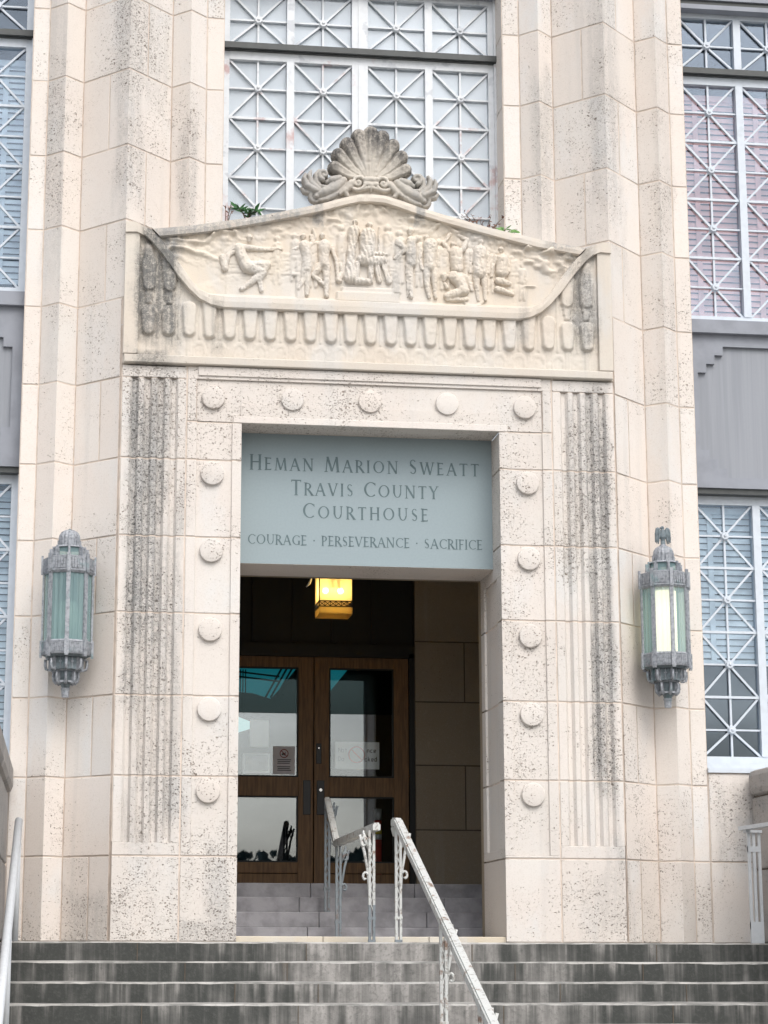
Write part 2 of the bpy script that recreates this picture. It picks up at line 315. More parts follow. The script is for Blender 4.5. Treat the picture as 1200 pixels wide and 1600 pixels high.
# ---------------------------------------------------------------- mesh helpers
class MB:
    """collects faces and links them as ONE mesh object"""
    def __init__(s): s.v, s.f, s.mi, s.t, s.mats, s.sm = [], [], [], [], [], []
    def slot(s, m):
        m = M[m] if isinstance(m, str) else m
        if m not in s.mats: s.mats.append(m)
        return s.mats.index(m)
    def add(s, verts, faces, mat, tint=.0, flip=False, smooth=False):
        b = len(s.v); s.v += [tuple(map(float, p)) for p in verts]; k = s.slot(mat)
        for f in faces:
            f = [b+i for i in f]
            s.f.append(f[::-1] if flip else f); s.mi.append(k); s.t.append(tint); s.sm.append(smooth)
        return s
    def box(s, x0, x1, y0, y1, z0, z1, mat, tint=.0, bev=0.):
        if bev <= 0:
            vs = [(x, y, z) for x in (x0, x1) for y in (y0, y1) for z in (z0, z1)]
            return s.add(vs, [(0, 1, 3, 2), (4, 6, 7, 5), (0, 4, 5, 1), (2, 3, 7, 6), (0, 2, 6, 4), (1, 5, 7, 3)], mat, tint)
        bm = bmesh.new(); bmesh.ops.create_cube(bm, size=1)
        for v in bm.verts:
            v.co = Vector(((x0+x1)/2+v.co.x*(x1-x0), (y0+y1)/2+v.co.y*(y1-y0), (z0+z1)/2+v.co.z*(z1-z0)))
        bmesh.ops.bevel(bm, geom=bm.edges[:], offset=bev, segments=2, affect='EDGES', profile=.5)
        return s.bm(bm, mat, tint)
    def bm(s, bm, mat, tint=0., smooth=False):
        bm.verts.index_update()
        s.add([v.co[:] for v in bm.verts], [[v.index for v in f.verts] for f in bm.faces], mat, tint, smooth=smooth); bm.free(); return s
    def bar(s, p, q, w, d, mat, up=(0, -1, 0), tint=0.):
        """rectangular bar from p to q, w across, d along 'up'"""
        p, q = Vector(p), Vector(q); a = (q-p).normalized(); u = Vector(up); u = (u-a*u.dot(a)).normalized(); c = a.cross(u)
        vs = [e+c*i*w/2+u*j*d/2 for e in (p, q) for i, j in ((-1, -1), (1, -1), (1, 1), (-1, 1))]
        return s.add([v[:] for v in vs], [(0, 1, 2, 3), (7, 6, 5, 4), (0, 4, 5, 1), (1, 5, 6, 2), (2, 6, 7, 3), (3, 7, 4, 0)], mat, tint)
    def tube(s, pts, rad, mat, n=8, tint=0., smooth=True, flat=1.):
        pts = [Vector(p) for p in pts]; rad = rad if isinstance(rad, (list, tuple)) else [rad]*len(pts)
        vs = []; ref = Vector((.31, -.9, .2))
        for i, p in enumerate(pts):
            a = (pts[min(i+1, len(pts)-1)]-pts[max(i-1, 0)]).normalized()
            u = (ref-a*ref.dot(a))
            if u.length < .05: u = Vector((1, 0, 0))-a*a.x
            u.normalize(); c = a.cross(u)
            vs += [(p+(u*math.cos(2*math.pi*k/n)*flat+c*math.sin(2*math.pi*k/n))*rad[i])[:] for k in range(n)]
        fs = [(i*n+k, i*n+(k+1) % n, (i+1)*n+(k+1) % n, (i+1)*n+k) for i in range(len(pts)-1) for k in range(n)]
        fs += [tuple(range(n))[::-1], tuple(range((len(pts)-1)*n, len(pts)*n))]
        return s.add(vs, fs, mat, tint, smooth=smooth)
    def lathe(s, prof, mat, n=24, c=(0, 0), rot=0., tint=0., smooth=True, ribs=0, amp=0.):
        vs = []; 
        for r, z in prof:
            for k in range(n):
                a = rot+2*math.pi*k/n; q = r*(1-amp*(k % 2)) if ribs else r
                vs.append((c[0]+q*math.cos(a), c[1]+q*math.sin(a), z))
        m = len(prof)
        fs = [(i*n+k, i*n+(k+1) % n, (i+1)*n+(k+1) % n, (i+1)*n+k) for i in range(m-1) for k in range(n)]
        fs += [tuple(range(n))[::-1], tuple(range((m-1)*n, m*n))]
        return s.add(vs, fs, mat, tint, smooth=smooth)
    def prism(s, poly, y0, y1, mat, tint=0.):
        """XZ outline (counter-clockwise seen from -Y) with real thickness"""
        n = len(poly); vs = [(x, y0, z) for x, z in poly]+[(x, y1, z) for x, z in poly]
        fs = [tuple(range(n)), tuple(range(2*n-1, n-1, -1))]+[(i, i+n, (i+1) % n+n, (i+1) % n) for i in range(n)]
        return s.add(vs, fs, mat, tint)
    def strip(s, pts, z0, z1, mat, tint=0., g=.006, c=.003, d=.03, off=(0, 1), flip=False, e0=True, e1=True, gz0=None, gz1=None):
        """a cut stone whose face follows the plan line pts between two heights, with eased edges and a joint gap all round"""
        P = [Vector(p) for p in pts]; a = (P[1]-P[0]).normalized(); b = (P[-1]-P[-2]).normalized(); cols = []
        cols += [(P[0]+a*g, d), (P[0]+a*g, c), (P[0]+a*(g+c), 0)] if e0 else [(P[0], 0)]
        cols += [(p, 0) for p in P[1:-1]]
        cols += [(P[-1]-b*(g+c), 0), (P[-1]-b*g, c), (P[-1]-b*g, d)] if e1 else [(P[-1], 0)]
        ga = g if gz0 is None else gz0; gb = g if gz1 is None else gz1
        rows = [(z0+ga, d), (z0+ga, c), (z0+ga+c, 0), (z1-gb-c, 0), (z1-gb, c), (z1-gb, d)]
        vs = []
        for z, dr in rows:
            for p, dc in cols:
                k = max(dr, dc); vs.append((p.x+off[0]*k, p.y+off[1]*k, z))
        n = len(cols)
        fs = [(i*n+j, i*n+j+1, (i+1)*n+j+1, (i+1)*n+j) for i in range(5) for j in range(n-1)]
        return s.add(vs, fs, mat, tint, flip)
    def wall(s, pts, z0, z1, mat, flip=False):
        vs = [(x, y, z) for z in (z0, z1) for x, y in pts]; n = len(pts)
        return s.add(vs, [(j, j+1, n+j+1, n+j) for j in range(n-1)], mat, 0, flip)
    def build(s, name, parent=None, loc=None):
        me = bpy.data.meshes.new(name); me.from_pydata(s.v, [], s.f)
        for m in s.mats: me.materials.append(m)
        me.polygons.foreach_set('material_index', s.mi); me.polygons.foreach_set('use_smooth', s.sm)
        at = me.attributes.new('tint', 'FLOAT', 'FACE'); at.data.foreach_set('value', s.t)
        me.update()
        o = bpy.data.objects.new(name, me); COL.objects.link(o)
        if parent: o.parent = parent
        if loc: o.location = loc
        return o
def empty(name, loc=(0, 0, 0), rz=0):
    o = bpy.data.objects.new(name, None); COL.objects.link(o); o.location = loc; o.rotation_euler.z = rz; o.empty_display_size = .1
    return o
def tag(o, label=None, cat=None, group=None, kind=None):
    for k, v in (('label', label), ('category', cat), ('group', group), ('kind', kind)):
        if v: o[k] = v
    return o
def copy_tree(o, parent=None):
    c = o.copy(); COL.objects.link(c); c.parent = parent
    for ch in list(o.children): copy_tree(ch, c)
    return c
rnd = random.random

# numpy value noise and carved height fields
_rs = np.random.RandomState(3); _tab = _rs.rand(256, 256)
def vnoise(x, y):
    xi, yi = np.floor(x).astype(int), np.floor(y).astype(int); fx, fy = x-xi, y-yi
    fx, fy = fx*fx*(3-2*fx), fy*fy*(3-2*fy); t = lambda a, b: _tab[a % 256, b % 256]
    return (t(xi, yi)*(1-fx)+t(xi+1, yi)*fx)*(1-fy)+(t(xi, yi+1)*(1-fx)+t(xi+1, yi+1)*fx)*fy
def capsules(X, Z, chains, flat=.85, smooth=None):
    """height of tapering round limbs laid along chains of (x, z, r)"""
    H = np.zeros_like(X)
    for ch in chains:
        if len(ch) == 1: ch = [ch[0], (ch[0][0]+1e-4, ch[0][1], ch[0][2])]
        hc = np.zeros_like(X)
        for (x0, z0, r0), (x1, z1, r1) in zip(ch, ch[1:]):
            dx, dz = x1-x0, z1-z0; t = np.clip(((X-x0)*dx+(Z-z0)*dz)/(dx*dx+dz*dz+1e-12), 0, 1)
            r = r0+(r1-r0)*t; d2 = (X-x0-dx*t)**2+(Z-z0-dz*t)**2
            hc = np.maximum(hc, flat*np.sqrt(np.maximum(r*r-d2, 0)))
        H = np.maximum(H, hc) if smooth is None else np.log(np.exp(H*smooth)+np.exp(hc*smooth)-1)/smooth
    return H
def hf_mesh(mb, X, Z, H, y0, mat, keep=None, back=None, smooth=True):
    """height field raised towards -Y from the plane y0; cells outside 'keep' are dropped, 'back' closes it with a rear shell"""
    nz, nx = X.shape; k = np.ones((nz, nx), bool) if keep is None else keep
    cell = k[:-1, :-1] | k[1:, :-1] | k[:-1, 1:] | k[1:, 1:]
    use = np.zeros((nz, nx), bool)
    for a, b in ((0, 0), (1, 0), (0, 1), (1, 1)): use[a:nz-1+a, b:nx-1+b] |= cell
    idx = -np.ones((nz, nx), int); idx[use] = np.arange(use.sum())
    vs = np.stack([X[use], y0-H[use], Z[use]], 1)
    jj, ii = np.nonzero(cell)
    fs = np.stack([idx[jj, ii], idx[jj, ii+1], idx[jj+1, ii+1], idx[jj+1, ii]], 1)
    mb.add(vs.tolist(), fs.tolist(), mat, 0, smooth=smooth)
    if back is not None:
        vb = np.stack([X[use], y0+back*H[use], Z[use]], 1)
        mb.add(vb.tolist(), fs[:, ::-1].tolist(), mat, 0, smooth=smooth)
def grid(x0, x1, z0, z1, s):
    return np.meshgrid(np.arange(x0, x1+s/2, s), np.arange(z0, z1+s/2, s))

# ---------------------------------------------------------------- ground, steps
mb = MB(); mb.add([(-300, -300, -1.62), (300, -300, -1.62), (300, 60, -1.62), (-300, 60, -1.62)], [(0, 1, 2, 3)], 'ground')
tag(mb.build('ground'), kind='structure')
mb = MB(); mb.box(-40, 40, -13, .2, -1.75, -1.575, 'pave'); tag(mb.build('pavement'), kind='structure')
RI, TR, Y0 = .131, .345, -.62
XL, XR = -2.61, 2.96
mb = MB(); N = 120
def edge_rows(k):
    """one step: tread and riser with a worn, uneven nosing"""
    ya, yb = Y0-TR*k, Y0-TR*(k+1); z = -RI*k
    if k == 0: yback = .32
    else: yback = ya+.0
    xs = np.linspace(XL, XR, N+1); wob = (vnoise(xs*3+k*17, xs*0+k)-.5)*.010+(vnoise(xs*11+k*31, xs*0+k*3)-.5)*.007
    back = [(x, yback, z) for x in xs]
    fr = [(x, ya+.012+abs(q)*.6 if k == 0 else yb+TR+.012+abs(q)*.6, z) for x, q in zip(xs, wob)]
    return xs, wob
for k in range(12):
    ya = Y0-TR*k; z = -RI*k; xs, wob = edge_rows(k)
    yback = .32 if k == 0 else ya+TR+.002
    A = [(x, yback, z+(0 if k == 0 else (vnoise(np.array(x*2.3), np.array(k*5.))-.5)*.008)) for x in xs]
    B = [(x, ya+.011+q, z) for x, q in zip(xs, wob)]
    C = [(x, ya+q*.6, z-.009-abs(q)*.8) for x, q in zip(xs, wob)]
    D = [(x, ya+.002, z-RI-.004) for x in xs]
    n = N+1; vs = A+B+C+D
    q = lambda a: [(a*n+j, (a+1)*n+j, (a+1)*n+j+1, a*n+j+1) for j in range(N)]
    mb.add(vs, q(0), 'tread'); mb.add(vs, q(1), 'tread'); mb.add(vs, q(2), 'riser')
for k in range(12):
    for x in (-1.72+.31*(k % 3), -.55-.17*(k % 2), .62+.23*(k % 3), 1.95-.2*(k % 2)):
        mb.box(x-.0025, x+.0025, Y0-TR*k-.0035, Y0-TR*k+.01, -RI*(k+1), -RI*k-.012, 'dmortar')
mb.box(XL, XR, Y0-TR*11, .3, -1.6, -RI*11-.02, 'riser')
tag(mb.build('front_steps'), kind='structure')
mb = MB()
mb.box(-2.2, 2.2, .72, 3.7, -.1, .002, 'vstep')
for i, (y, z) in enumerate(((1.5, .122), (1.8, .247), (2.1, .373), (2.4, .497))):
    for a, b in ((-2.2, -.9), (-.896, -.3+.13*(i % 2)), (-.3+.13*(i % 2)+.004, .92-.2*(i % 2)), (.924-.2*(i % 2), 2.2)):
        mb.box(a, b, y, 3.72, z-.124, z, 'vstep', bev=.006)
tag(mb.build('vestibule_steps'), kind='structure')

# ---------------------------------------------------------------- the courthouse
ch = empty('courthouse')
tag(ch, 'cream limestone courthouse front with carved pediment over a dark recessed doorway', 'building')
ZK = [0., .609, 1.186, 1.776, 2.39, 2.968, 3.562, 4.191, 4.816, 5.442, 6.053, 6.682, 7.299, 7.91, 8.52]
PX = dict(j0=1.136, f0=1.278, v0=1.553, ap=1.9, v1=2.25, f1=2.53, j1=2.66)
def pier(s, cx=0., outer=True):
    """zigzag pier: flat strip, small ridge, big ridge, small ridge, flat strip; s mirrors it"""
    mb = MB(); T = lambda pts: [(cx+s*x, y) for x, y in pts]
    fl = s < 0
    y = .292
    for k in range(14):
        z0, z1 = ZK[k], ZK[k+1]; tj = lambda: rnd(); jy = lambda: (rnd()-.5)*.004
        def put(pts, **a):
            d = jy(); mb.strip(T([(x, yy+d) for x, yy in pts]), z0, z1, 'stone', tj(), flip=fl, **a)
        hi = k >= 8 or cx != 0
        if hi:
            put([(1.136, y), (1.278, y)]); put([(1.278, y), (1.412, .168), (1.553, y)])
        put([(2.25, y), (2.392, .168), (2.53, y)])
        if k == 2: z1s = z1
        put([(2.53, y), (2.66, y)])
        o, i = (k % 2 == 0), (k % 2 == 1)
        if hi:
            if o: put([(1.553, y), (1.9, -.043), (2.045, .098)]); put([(2.045, .098), (2.25, y)])
            else: put([(1.553, y), (1.752, .099)]); put([(1.752, .099), (1.9, -.043), (2.25, y)])
        else:
            if o: put([(1.915, -.03), (2.06, .112)]); put([(2.06, .112), (2.25, y)])
            else: put([(1.915, -.03), (2.25, y)])
    e = .0055
    path = [(1.136, y+e), (1.278, y+e), (1.412, .168+e), (1.553, y+e), (1.9, -.043+e), (2.25, y+e), (2.392, .168+e), (2.53, y+e), (2.66, y+e)]
    if cx == 0:
        mb.wall(T(path), 4.6, ZK[14], 'mortar', fl); mb.wall(T([(1.86, -.036+e), (1.9, -.036+e)]+path[5:]), 0, 4.6, 'mortar', fl)
    else: mb.wall(T(path), 0, ZK[14], 'mortar', fl)
    # window jambs, both sides, cut from the same courses
    for k in range(14):
        if ZK[k+1] > 1.35:
            z0 = max(ZK[k], 1.32)
            mb.strip(T([(2.66, .30), (2.66, .72)]), z0, ZK[k+1], 'stone', rnd(), off=(-s, 0), flip=fl, e0=False)
        if k >= 8: mb.strip(T([(1.136, .72), (1.136, .30)]), ZK[k], ZK[k+1], 'stone', rnd(), off=(s, 0), flip=fl, e1=False)
    mb.wall(T([(2.652, .297), (2.652, .72)]), 0, ZK[14], 'mortar', fl); mb.wall(T([(1.144, .72), (1.144, .297)]), 4.6, ZK[14], 'mortar', fl)
    return mb.build('stone_pier', ch)
pier(-1); pier(1)
# next piers along the front, beyond both side windows
for s in (-1, 1):
    o = pier(s, cx=s*3.796); 

# portal: fluted pilasters and the panelled surround, built course by course
yp = -.045
for s in (-1, 1):
    mb = MB(); fl = s < 0; T = lambda pts: [(s*x, y) for x, y in pts]
    flute = [(1.41, yp)]
    for c in (1.509, 1.606, 1.706, 1.806): flute += [(c-.033, yp), (c-.014, yp+.028), (c+.012, yp+.028), (c+.033, yp)]
    flute += [(1.905, yp)]; flat = [(1.41, yp), (1.905, yp)]
    mb.strip(T(flat), 0, ZK[1], 'stone', rnd(), flip=fl)
    mb.strip(T(flat), ZK[1], .704, 'stone', .35, flip=fl, gz1=0, c=.003, d=.03)
    for k in range(1, 7):
        tt = rnd() if k > 1 else .35
        mb.strip(T(flute), max(ZK[k], .704), ZK[k+1], 'stone', tt, flip=fl, gz0=0 if k == 1 else None, d=.034)
    mb.strip(T(flat), 4.192, 4.285, 'stone', .2, flip=fl, d=.05, gz0=0)
    mb.wall(T([(1.395, yp+.0062), (1.425, yp+.0062)]), 0, 4.29, 'mortar', fl)
    mb.wall(T([(1.425, yp+.006), (1.90, yp+.006)]), 0, .7, 'mortar', fl); mb.wall(T([(max(x, 1.425), y+.006) for x, y in flute]), .71, 4.26, 'mortar', fl)
    mb.wall(T([(1.9055, yp+.004), (1.9055, .2)]), 0, 4.3, 'stone', fl)
    tag(mb.build('pilaster', ch), 'fluted pilaster left of the doorway with a dark grey streak' if s < 0 else 'fluted pilaster right of the doorway with grey weathered flutes')
mb = MB()
for s in (-1, 1):
    fl = s < 0; T = lambda pts: [(s*x, y) for x, y in pts]
    a, b = yp, yp+.017
    prof = [(.993, a), (1.062, a), (1.066, b), (1.33, b), (1.333, a), (1.41, a)]
    flat = [(.993, a), (1.41, a)]
    mb.strip(T(flat), 0, ZK[1], 'stone', rnd(), flip=fl, e0=False); mb.strip(T(flat), ZK[1], .63, 'stone', .4, flip=fl, gz1=0, e0=False)
    for k in range(1, 7):
        mb.strip(T(prof), max(.63, ZK[k]), min(ZK[k+1], 3.857), 'stone', rnd() if k > 1 else .4, flip=fl, gz0=0 if k == 1 else None, e0=False)
    mb.wall(T([(.995, a+.006), (1.395, a+.006)]), 0, .63, 'mortar', fl); mb.wall(T([(x, y+.006) for x, y in prof[:-1]]+[(1.395, a+.006)]), .63, 3.86, 'mortar', fl); mb.wall(T([(1.32, b+.004), (1.334, b+.004), (1.337, a+.006), (1.395, a+.006)]), 3.86, 4.29, 'mortar', fl)
    mb.strip(T([(1.064, a), (1.064, a)] if 0 else [(1.333, a), (1.41, a)]), 3.857, 4.19, 'stone', .25, flip=fl, gz1=0)
    # reveal with a sunk panel
    rv = [(.993, .76), (.993, .62), (1.010, .615), (1.010, .13), (.993, .125), (.993, yp)]; fr = [(.993, .76), (.993, yp)]
    cuts = [(0, ZK[1], fr), (ZK[1], .68, fr), (.68, ZK[2], rv), (ZK[2], ZK[3], rv), (ZK[3], ZK[4], rv), (ZK[4], 2.735, rv), (2.735, ZK[5], fr), (ZK[5], ZK[6], fr), (ZK[6], 3.857, fr)]
    for i, (z0, z1, p) in enumerate(cuts):
        mb.strip(T(p), z0, z1, 'stone', rnd(), off=(s, 0), flip=fl, e1=False, gz0=0 if i in (2, 6) else None, gz1=0 if i in (1, 5) else None)
    mb.wall(T([(1.012, .76), (1.012, yp+.02)]), 0, 3.86, 'mortar', fl)
# lintel
mb.strip([(-1.062, yp), (1.062, yp)], 3.857, 3.907, 'stone', .55, gz0=0, gz1=0, d=.017)
mb.strip([(-1.333, yp+.017), (1.333, yp+.017)], 3.857, 4.19, 'stone', .5, gz1=0, e0=False, e1=False, d=.02)
mb.strip([(-1.41, yp), (1.41, yp)], 4.19, 4.285, 'stone', .45, gz0=0, gz1=0, d=.05)
mb.strip([(-1.333, yp-.012), (1.333, yp-.012)], 4.215, 4.285, 'stone', .5, gz0=0, gz1=0, d=.04)
mb.box(-.998, .998, yp+.005, .30, 3.858, 4.0, 'stone', .8)           # soffit over the name panel
mb.box(-.998, .998, .252, .76, 2.83, 3.86, 'stone', .85)            # lower lintel behind the panel, its underside the door head
surround = mb.build('door_surround', ch)
for x, z in [(-1.21, 4.047), (-.606, 4.053), (-.010, 4.057), (.588, 4.06), (1.198, 4.053)] + [(s*1.21, zz) for s in (-1, 1) for zz in (3.455, 2.865, 2.27, 1.678, 1.08)]:
    mb = MB(); c = .0
    prof = [(.088, yp+.02), (.088, yp-.008), (.084, yp-.013), (.06, yp-.017), (.02, yp-.019), (.001, yp-.019)]
    n = 40; vs = [(x+r*math.cos(2*math.pi*k/n), y, z+r*math.sin(2*math.pi*k/n)) for r, y in prof for k in range(n)]
    mb.add(vs, [(i*n+k, (i+1)*n+k, (i+1)*n+(k+1) % n, i*n+(k+1) % n) for i in range(len(prof)-1) for k in range(n)], 'stone', rnd(), flip=True, smooth=False)
    mb.build('roundel', surround)
mb = MB()
mb.box(-1.0, -.36, -.01, .74, -.03, .042, 'sill', bev=.006); mb.box(-.356, .42, -.012, .74, -.03, .041, 'sill', bev=.006); mb.box(.424, 1.0, -.01, .74, -.03, .042, 'sill', bev=.006)
mb.build('threshold', ch)

# vestibule: a wide dark room, its back wall beside the doors faces the street
for s in (-1, 1):
    mb = MB(); fl = s < 0; T = lambda pts: [(s*x, y) for x, y in pts]
    zs = [.45, 1.019, 1.608, 2.193, 2.755, 3.42]
    for k in range(5):
        xs = [.932, 1.40, 2.2] if k % 2 == 1 else [.932, 1.78, 2.2]
        for a, b in zip(xs, xs[1:]): mb.strip(T([(a, 3.56), (b, 3.56)]), zs[k], zs[k+1], 'brown', rnd(), flip=fl)
    mb.wall(T([(.93, 3.566), (2.2, 3.566)]), .4, 3.45, 'dmortar', fl)
    mb.box(min(s*.931, s*.96), max(s*.931, s*.96), 3.57, 3.72, .45, 3.45, 'wooddark')
    mb.box(min(s*2.2, s*2.3), max(s*2.2, s*2.3), .76, 3.75, 0, 3.45, 'brown')
    mb.box(min(s*.995, s*2.3), max(s*.995, s*2.3), .762, .86, 0, 3.45, 'brown')
    mb.build('vestibule_wall', ch)
mb = MB(); mb.box(-2.3, 2.3, .76, 3.9, 3.40, 3.5, 'brown'); mb.box(-.994, .994, .764, .82, 2.83, 3.4, 'brown'); mb.build('vestibule_ceiling', ch)
# door frame, transom and the two leaves
DY = 3.64
mb = MB()
for s in (-1, 1): mb.box(min(s*.885, s*.93), max(s*.885, s*.93), DY-.05, DY+.08, .49, 2.64, 'wooddark')
mb.box(-.93, .93, DY-.05, DY+.08, 2.60, 2.72, 'wooddark'); mb.box(-.93, .93, DY, DY+.05, 2.72, 3.45, 'wooddark')
for i in range(5): mb.box(-.93+.372*i-.02, -.93+.372*i+.02, DY-.03, DY-.002, 2.74, 3.38, 'wooddark')
mb.build('door_frame', ch)
for s in (-1, 1):
    X = lambda a, b: (min(s*a, s*b), max(s*a, s*b))
    mb = MB(); z0, z1 = .505, 2.60
    mb.box(*X(.004, .142), DY-.02, DY+.025, z0, z1, 'wood', bev=.004); mb.box(*X(.745, .882), DY-.02, DY+.025, z0, z1, 'wood', bev=.004)
    for a, b in ((z0, .618), (.624, .72), (1.318, 1.492), (2.50, z1)): mb.box(*X(.142, .745), DY-.018, DY+.022, a, b, 'wood', bev=.003)
    leaf = mb.build('door', ch)
    mb = MB()
    for a, b in ((.72, 1.318), (1.492, 2.50)):
        for u in ((.142, .156), (.731, .745)): mb.box(*X(*u), DY-.012, DY+.015, a, b, 'wooddark')
        mb.box(*X(.156, .731), DY-.012, DY+.015, a, a+.014, 'wooddark'); mb.box(*X(.156, .731), DY-.012, DY+.015, b-.014, b, 'wooddark')
    mb.build('glazing_bead', leaf)
    for a, b, m in ((.734, 1.304, 'doorglass'), (1.506, 2.075, 'doorglass'), (2.077, 2.486, 'doorglass2')):  # upper pane split off where the sky reflection is made to stop
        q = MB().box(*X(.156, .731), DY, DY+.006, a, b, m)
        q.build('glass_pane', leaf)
    MB().box(*X(.028, .098), DY-.032, DY-.0205, 1.15, 1.462, 'black', bev=.003).build('push_plate', leaf)
    if s > 0:
        MB().box(*X(.022, .070), DY-.030, DY-.0205, 1.615, 1.80, 'black', bev=.003).build('lock_plate', leaf)
        for cx, cz, r in ((.063, 1.374, .017), (.045, 1.756, .007)):
            q = MB(); bm = bmesh.new(); bmesh.ops.create_cone(bm, cap_ends=True, segments=20, radius1=r, radius2=r*.8, depth=.012)
            bmesh.ops.rotate(bm, verts=bm.verts, matrix=Matrix.Rotation(R(90), 3, 'X')); bmesh.ops.translate(bm, verts=bm.verts, vec=(cx, DY-.038, cz)); q.bm(bm, 'lockchrome')
            q.build('lock_cylinder', leaf)
# lobby behind the doors
mb = MB()
mb.box(-2.4, 2.4, 8.4, 8.5, .3, 3.8, 'dark'); mb.box(-2.5, -2.4, 3.74, 8.5, .3, 3.8, 'dark'); mb.box(2.4, 2.5, 3.74, 8.5, .3, 3.8, 'dark')
mb.box(-2.5, 2.5, 3.74, 8.5, .40, .496, 'dark'); mb.box(-2.5, 2.5, 3.74, 8.5, 3.3, 3.4, 'dark')
mb.box(-2.4, -.94, 3.73, 3.76, .3, 3.8, 'dark'); mb.box(.94, 2.4, 3.73, 3.76, .3, 3.8, 'dark')
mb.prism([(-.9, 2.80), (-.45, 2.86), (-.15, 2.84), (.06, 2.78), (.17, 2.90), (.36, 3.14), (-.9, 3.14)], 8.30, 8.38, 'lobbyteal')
for i in range(4): mb.bar((-.02+.07*i, 8.28-.004*i, 2.76+.02*i), (.22+.06*i, 8.28-.004*i, 3.20), .022, .03, 'dark')
for z in (3.02, 3.075): mb.bar((-.9, 8.285, z+.06), (.15, 8.285, z-.05), .016, .03, 'dark')
for x in (-.30, -.27, -.24): mb.box(x-.006, x+.006, 8.27, 8.29, 2.5, 3.1, 'dark')
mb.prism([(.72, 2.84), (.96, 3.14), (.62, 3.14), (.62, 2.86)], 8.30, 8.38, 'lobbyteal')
q = MB(); q.lathe([(.02, 2.20), (.14, 2.24), (.18, 2.30), (.03, 2.36)], 'lobbywhite', c=(-.47, 6.6))
lb = mb.build('lobby', ch); q.build('lobby_ceiling_lamp', lb)
# ---------------------------------------------------------------- frieze with hanging tongues
LOW = [(1.815, 5.325), (1.76, 5.30), (1.70, 5.245), (1.62, 5.15), (1.50, 4.985), (1.41, 4.878), (1.33, 4.806), (1.24, 4.760), (1.15, 4.742)]
UPP = [(1.83, 5.405), (1.765, 5.372), (1.695, 5.345), (1.60, 5.24), (1.505, 5.115), (1.41, 4.978), (1.335, 4.886), (1.25, 4.852), (1.15, 4.842)]
TOPC = [(0, 5.713), (.10, 5.708), (.22, 5.675), (.40, 5.617), (.60, 5.565), (.95, 5.478), (1.395, 5.393), (1.70, 5.350)]
BOTC = [(0, 5.645), (.10, 5.640), (.22, 5.607), (.40, 5.548), (.60, 5.495), (.95, 5.412), (1.30, 5.335), (1.64, 5.288)]
mb = MB()
X, Z = grid(-1.80, 1.80, 4.355, 5.34, .0075)
lowz = np.interp(np.abs(X), [p[0] for p in LOW[::-1]], [p[1] for p in LOW[::-1]]); lowz[np.abs(X) < 1.15] = 4.742
tong = []
for k in range(-11, 12):
    x = -.006+.1552*k; a = abs(k)
    j = (rnd()-.5)*.006; zb = 4.498+(.012 if a > 8 else 0)
    if a < 8: tong.append([(x, 4.80, .064), (x+j, zb+.050, .047)])
    elif a == 8: tong.append([(x, 4.82, .060), (x, zb+.050, .046)])
    elif a == 9: tong.append([(x, 4.74, .058), (x, zb+.052, .049)])
    else:
        tong += [[(x, 4.70, .058), (x, zb+.054, .050)], [(x+.004*k/a, 5.08, .060), (x, 4.915, .052)]]
        tong += [[(x+.01*k/a, 5.22, .03), (x, 5.10, .055)]]
H = np.minimum(capsules(X, Z, tong, .95), .034)
for k in range(-11, 12):                                     # stems below the tongues and low arches between them
    x = -.006+.1552*k; a = abs(k)
    st = np.where((np.abs(X-x) < .018+.03*np.clip((4.50-Z)/-.2, 0, 1)) & (Z < 4.53), .006 if a > 8 else .003, 0); H = np.maximum(H, st)
    if a > 9:
        st = np.where((np.abs(X-x) < .022+.05*np.clip((Z-4.80)/.3, 0, 1)) & (Z < 4.95) & (Z > 4.77), .016, 0); H = np.maximum(H, st)
    xm = x+.0776; d = np.sqrt(((X-xm)/1.)**2+((Z-4.40)/1.5)**2)
    H = np.maximum(H, np.where((d < .060) & (np.abs(d-.05) < .012), .0035, 0)*(a < 10))
    H = np.maximum(H, np.where((np.abs(X-xm) < .008) & (Z > 4.5), .007, 0))
H += (vnoise(X*40, Z*40)-.5)*.0035+(vnoise(X*9, Z*9)-.5)*.006
hf_mesh(mb, X, Z, H, -.047, 'carved', keep=(Z < lowz+.03))
frz = mb; 
mb.strip([(-1.9, -.088), (1.9, -.088)], 4.287, 4.362, 'carved', .1, d=.13, c=.006)          # taenia
mb.box(-1.9, 1.9, -.046, .25, 4.289, 4.36, 'carved')
for s in (-1, 1):
    x0, x1 = sorted((s*1.79, s*1.902)); mb.box(x0, x1, -.082, .2, 4.362, 5.33, 'carved', bev=.006)
    mb.box(min(s*1.885, s*1.90), max(s*1.885, s*1.90), -.04, .3, 4.362, 5.36, 'carved')
frieze = mb.build('frieze', ch)

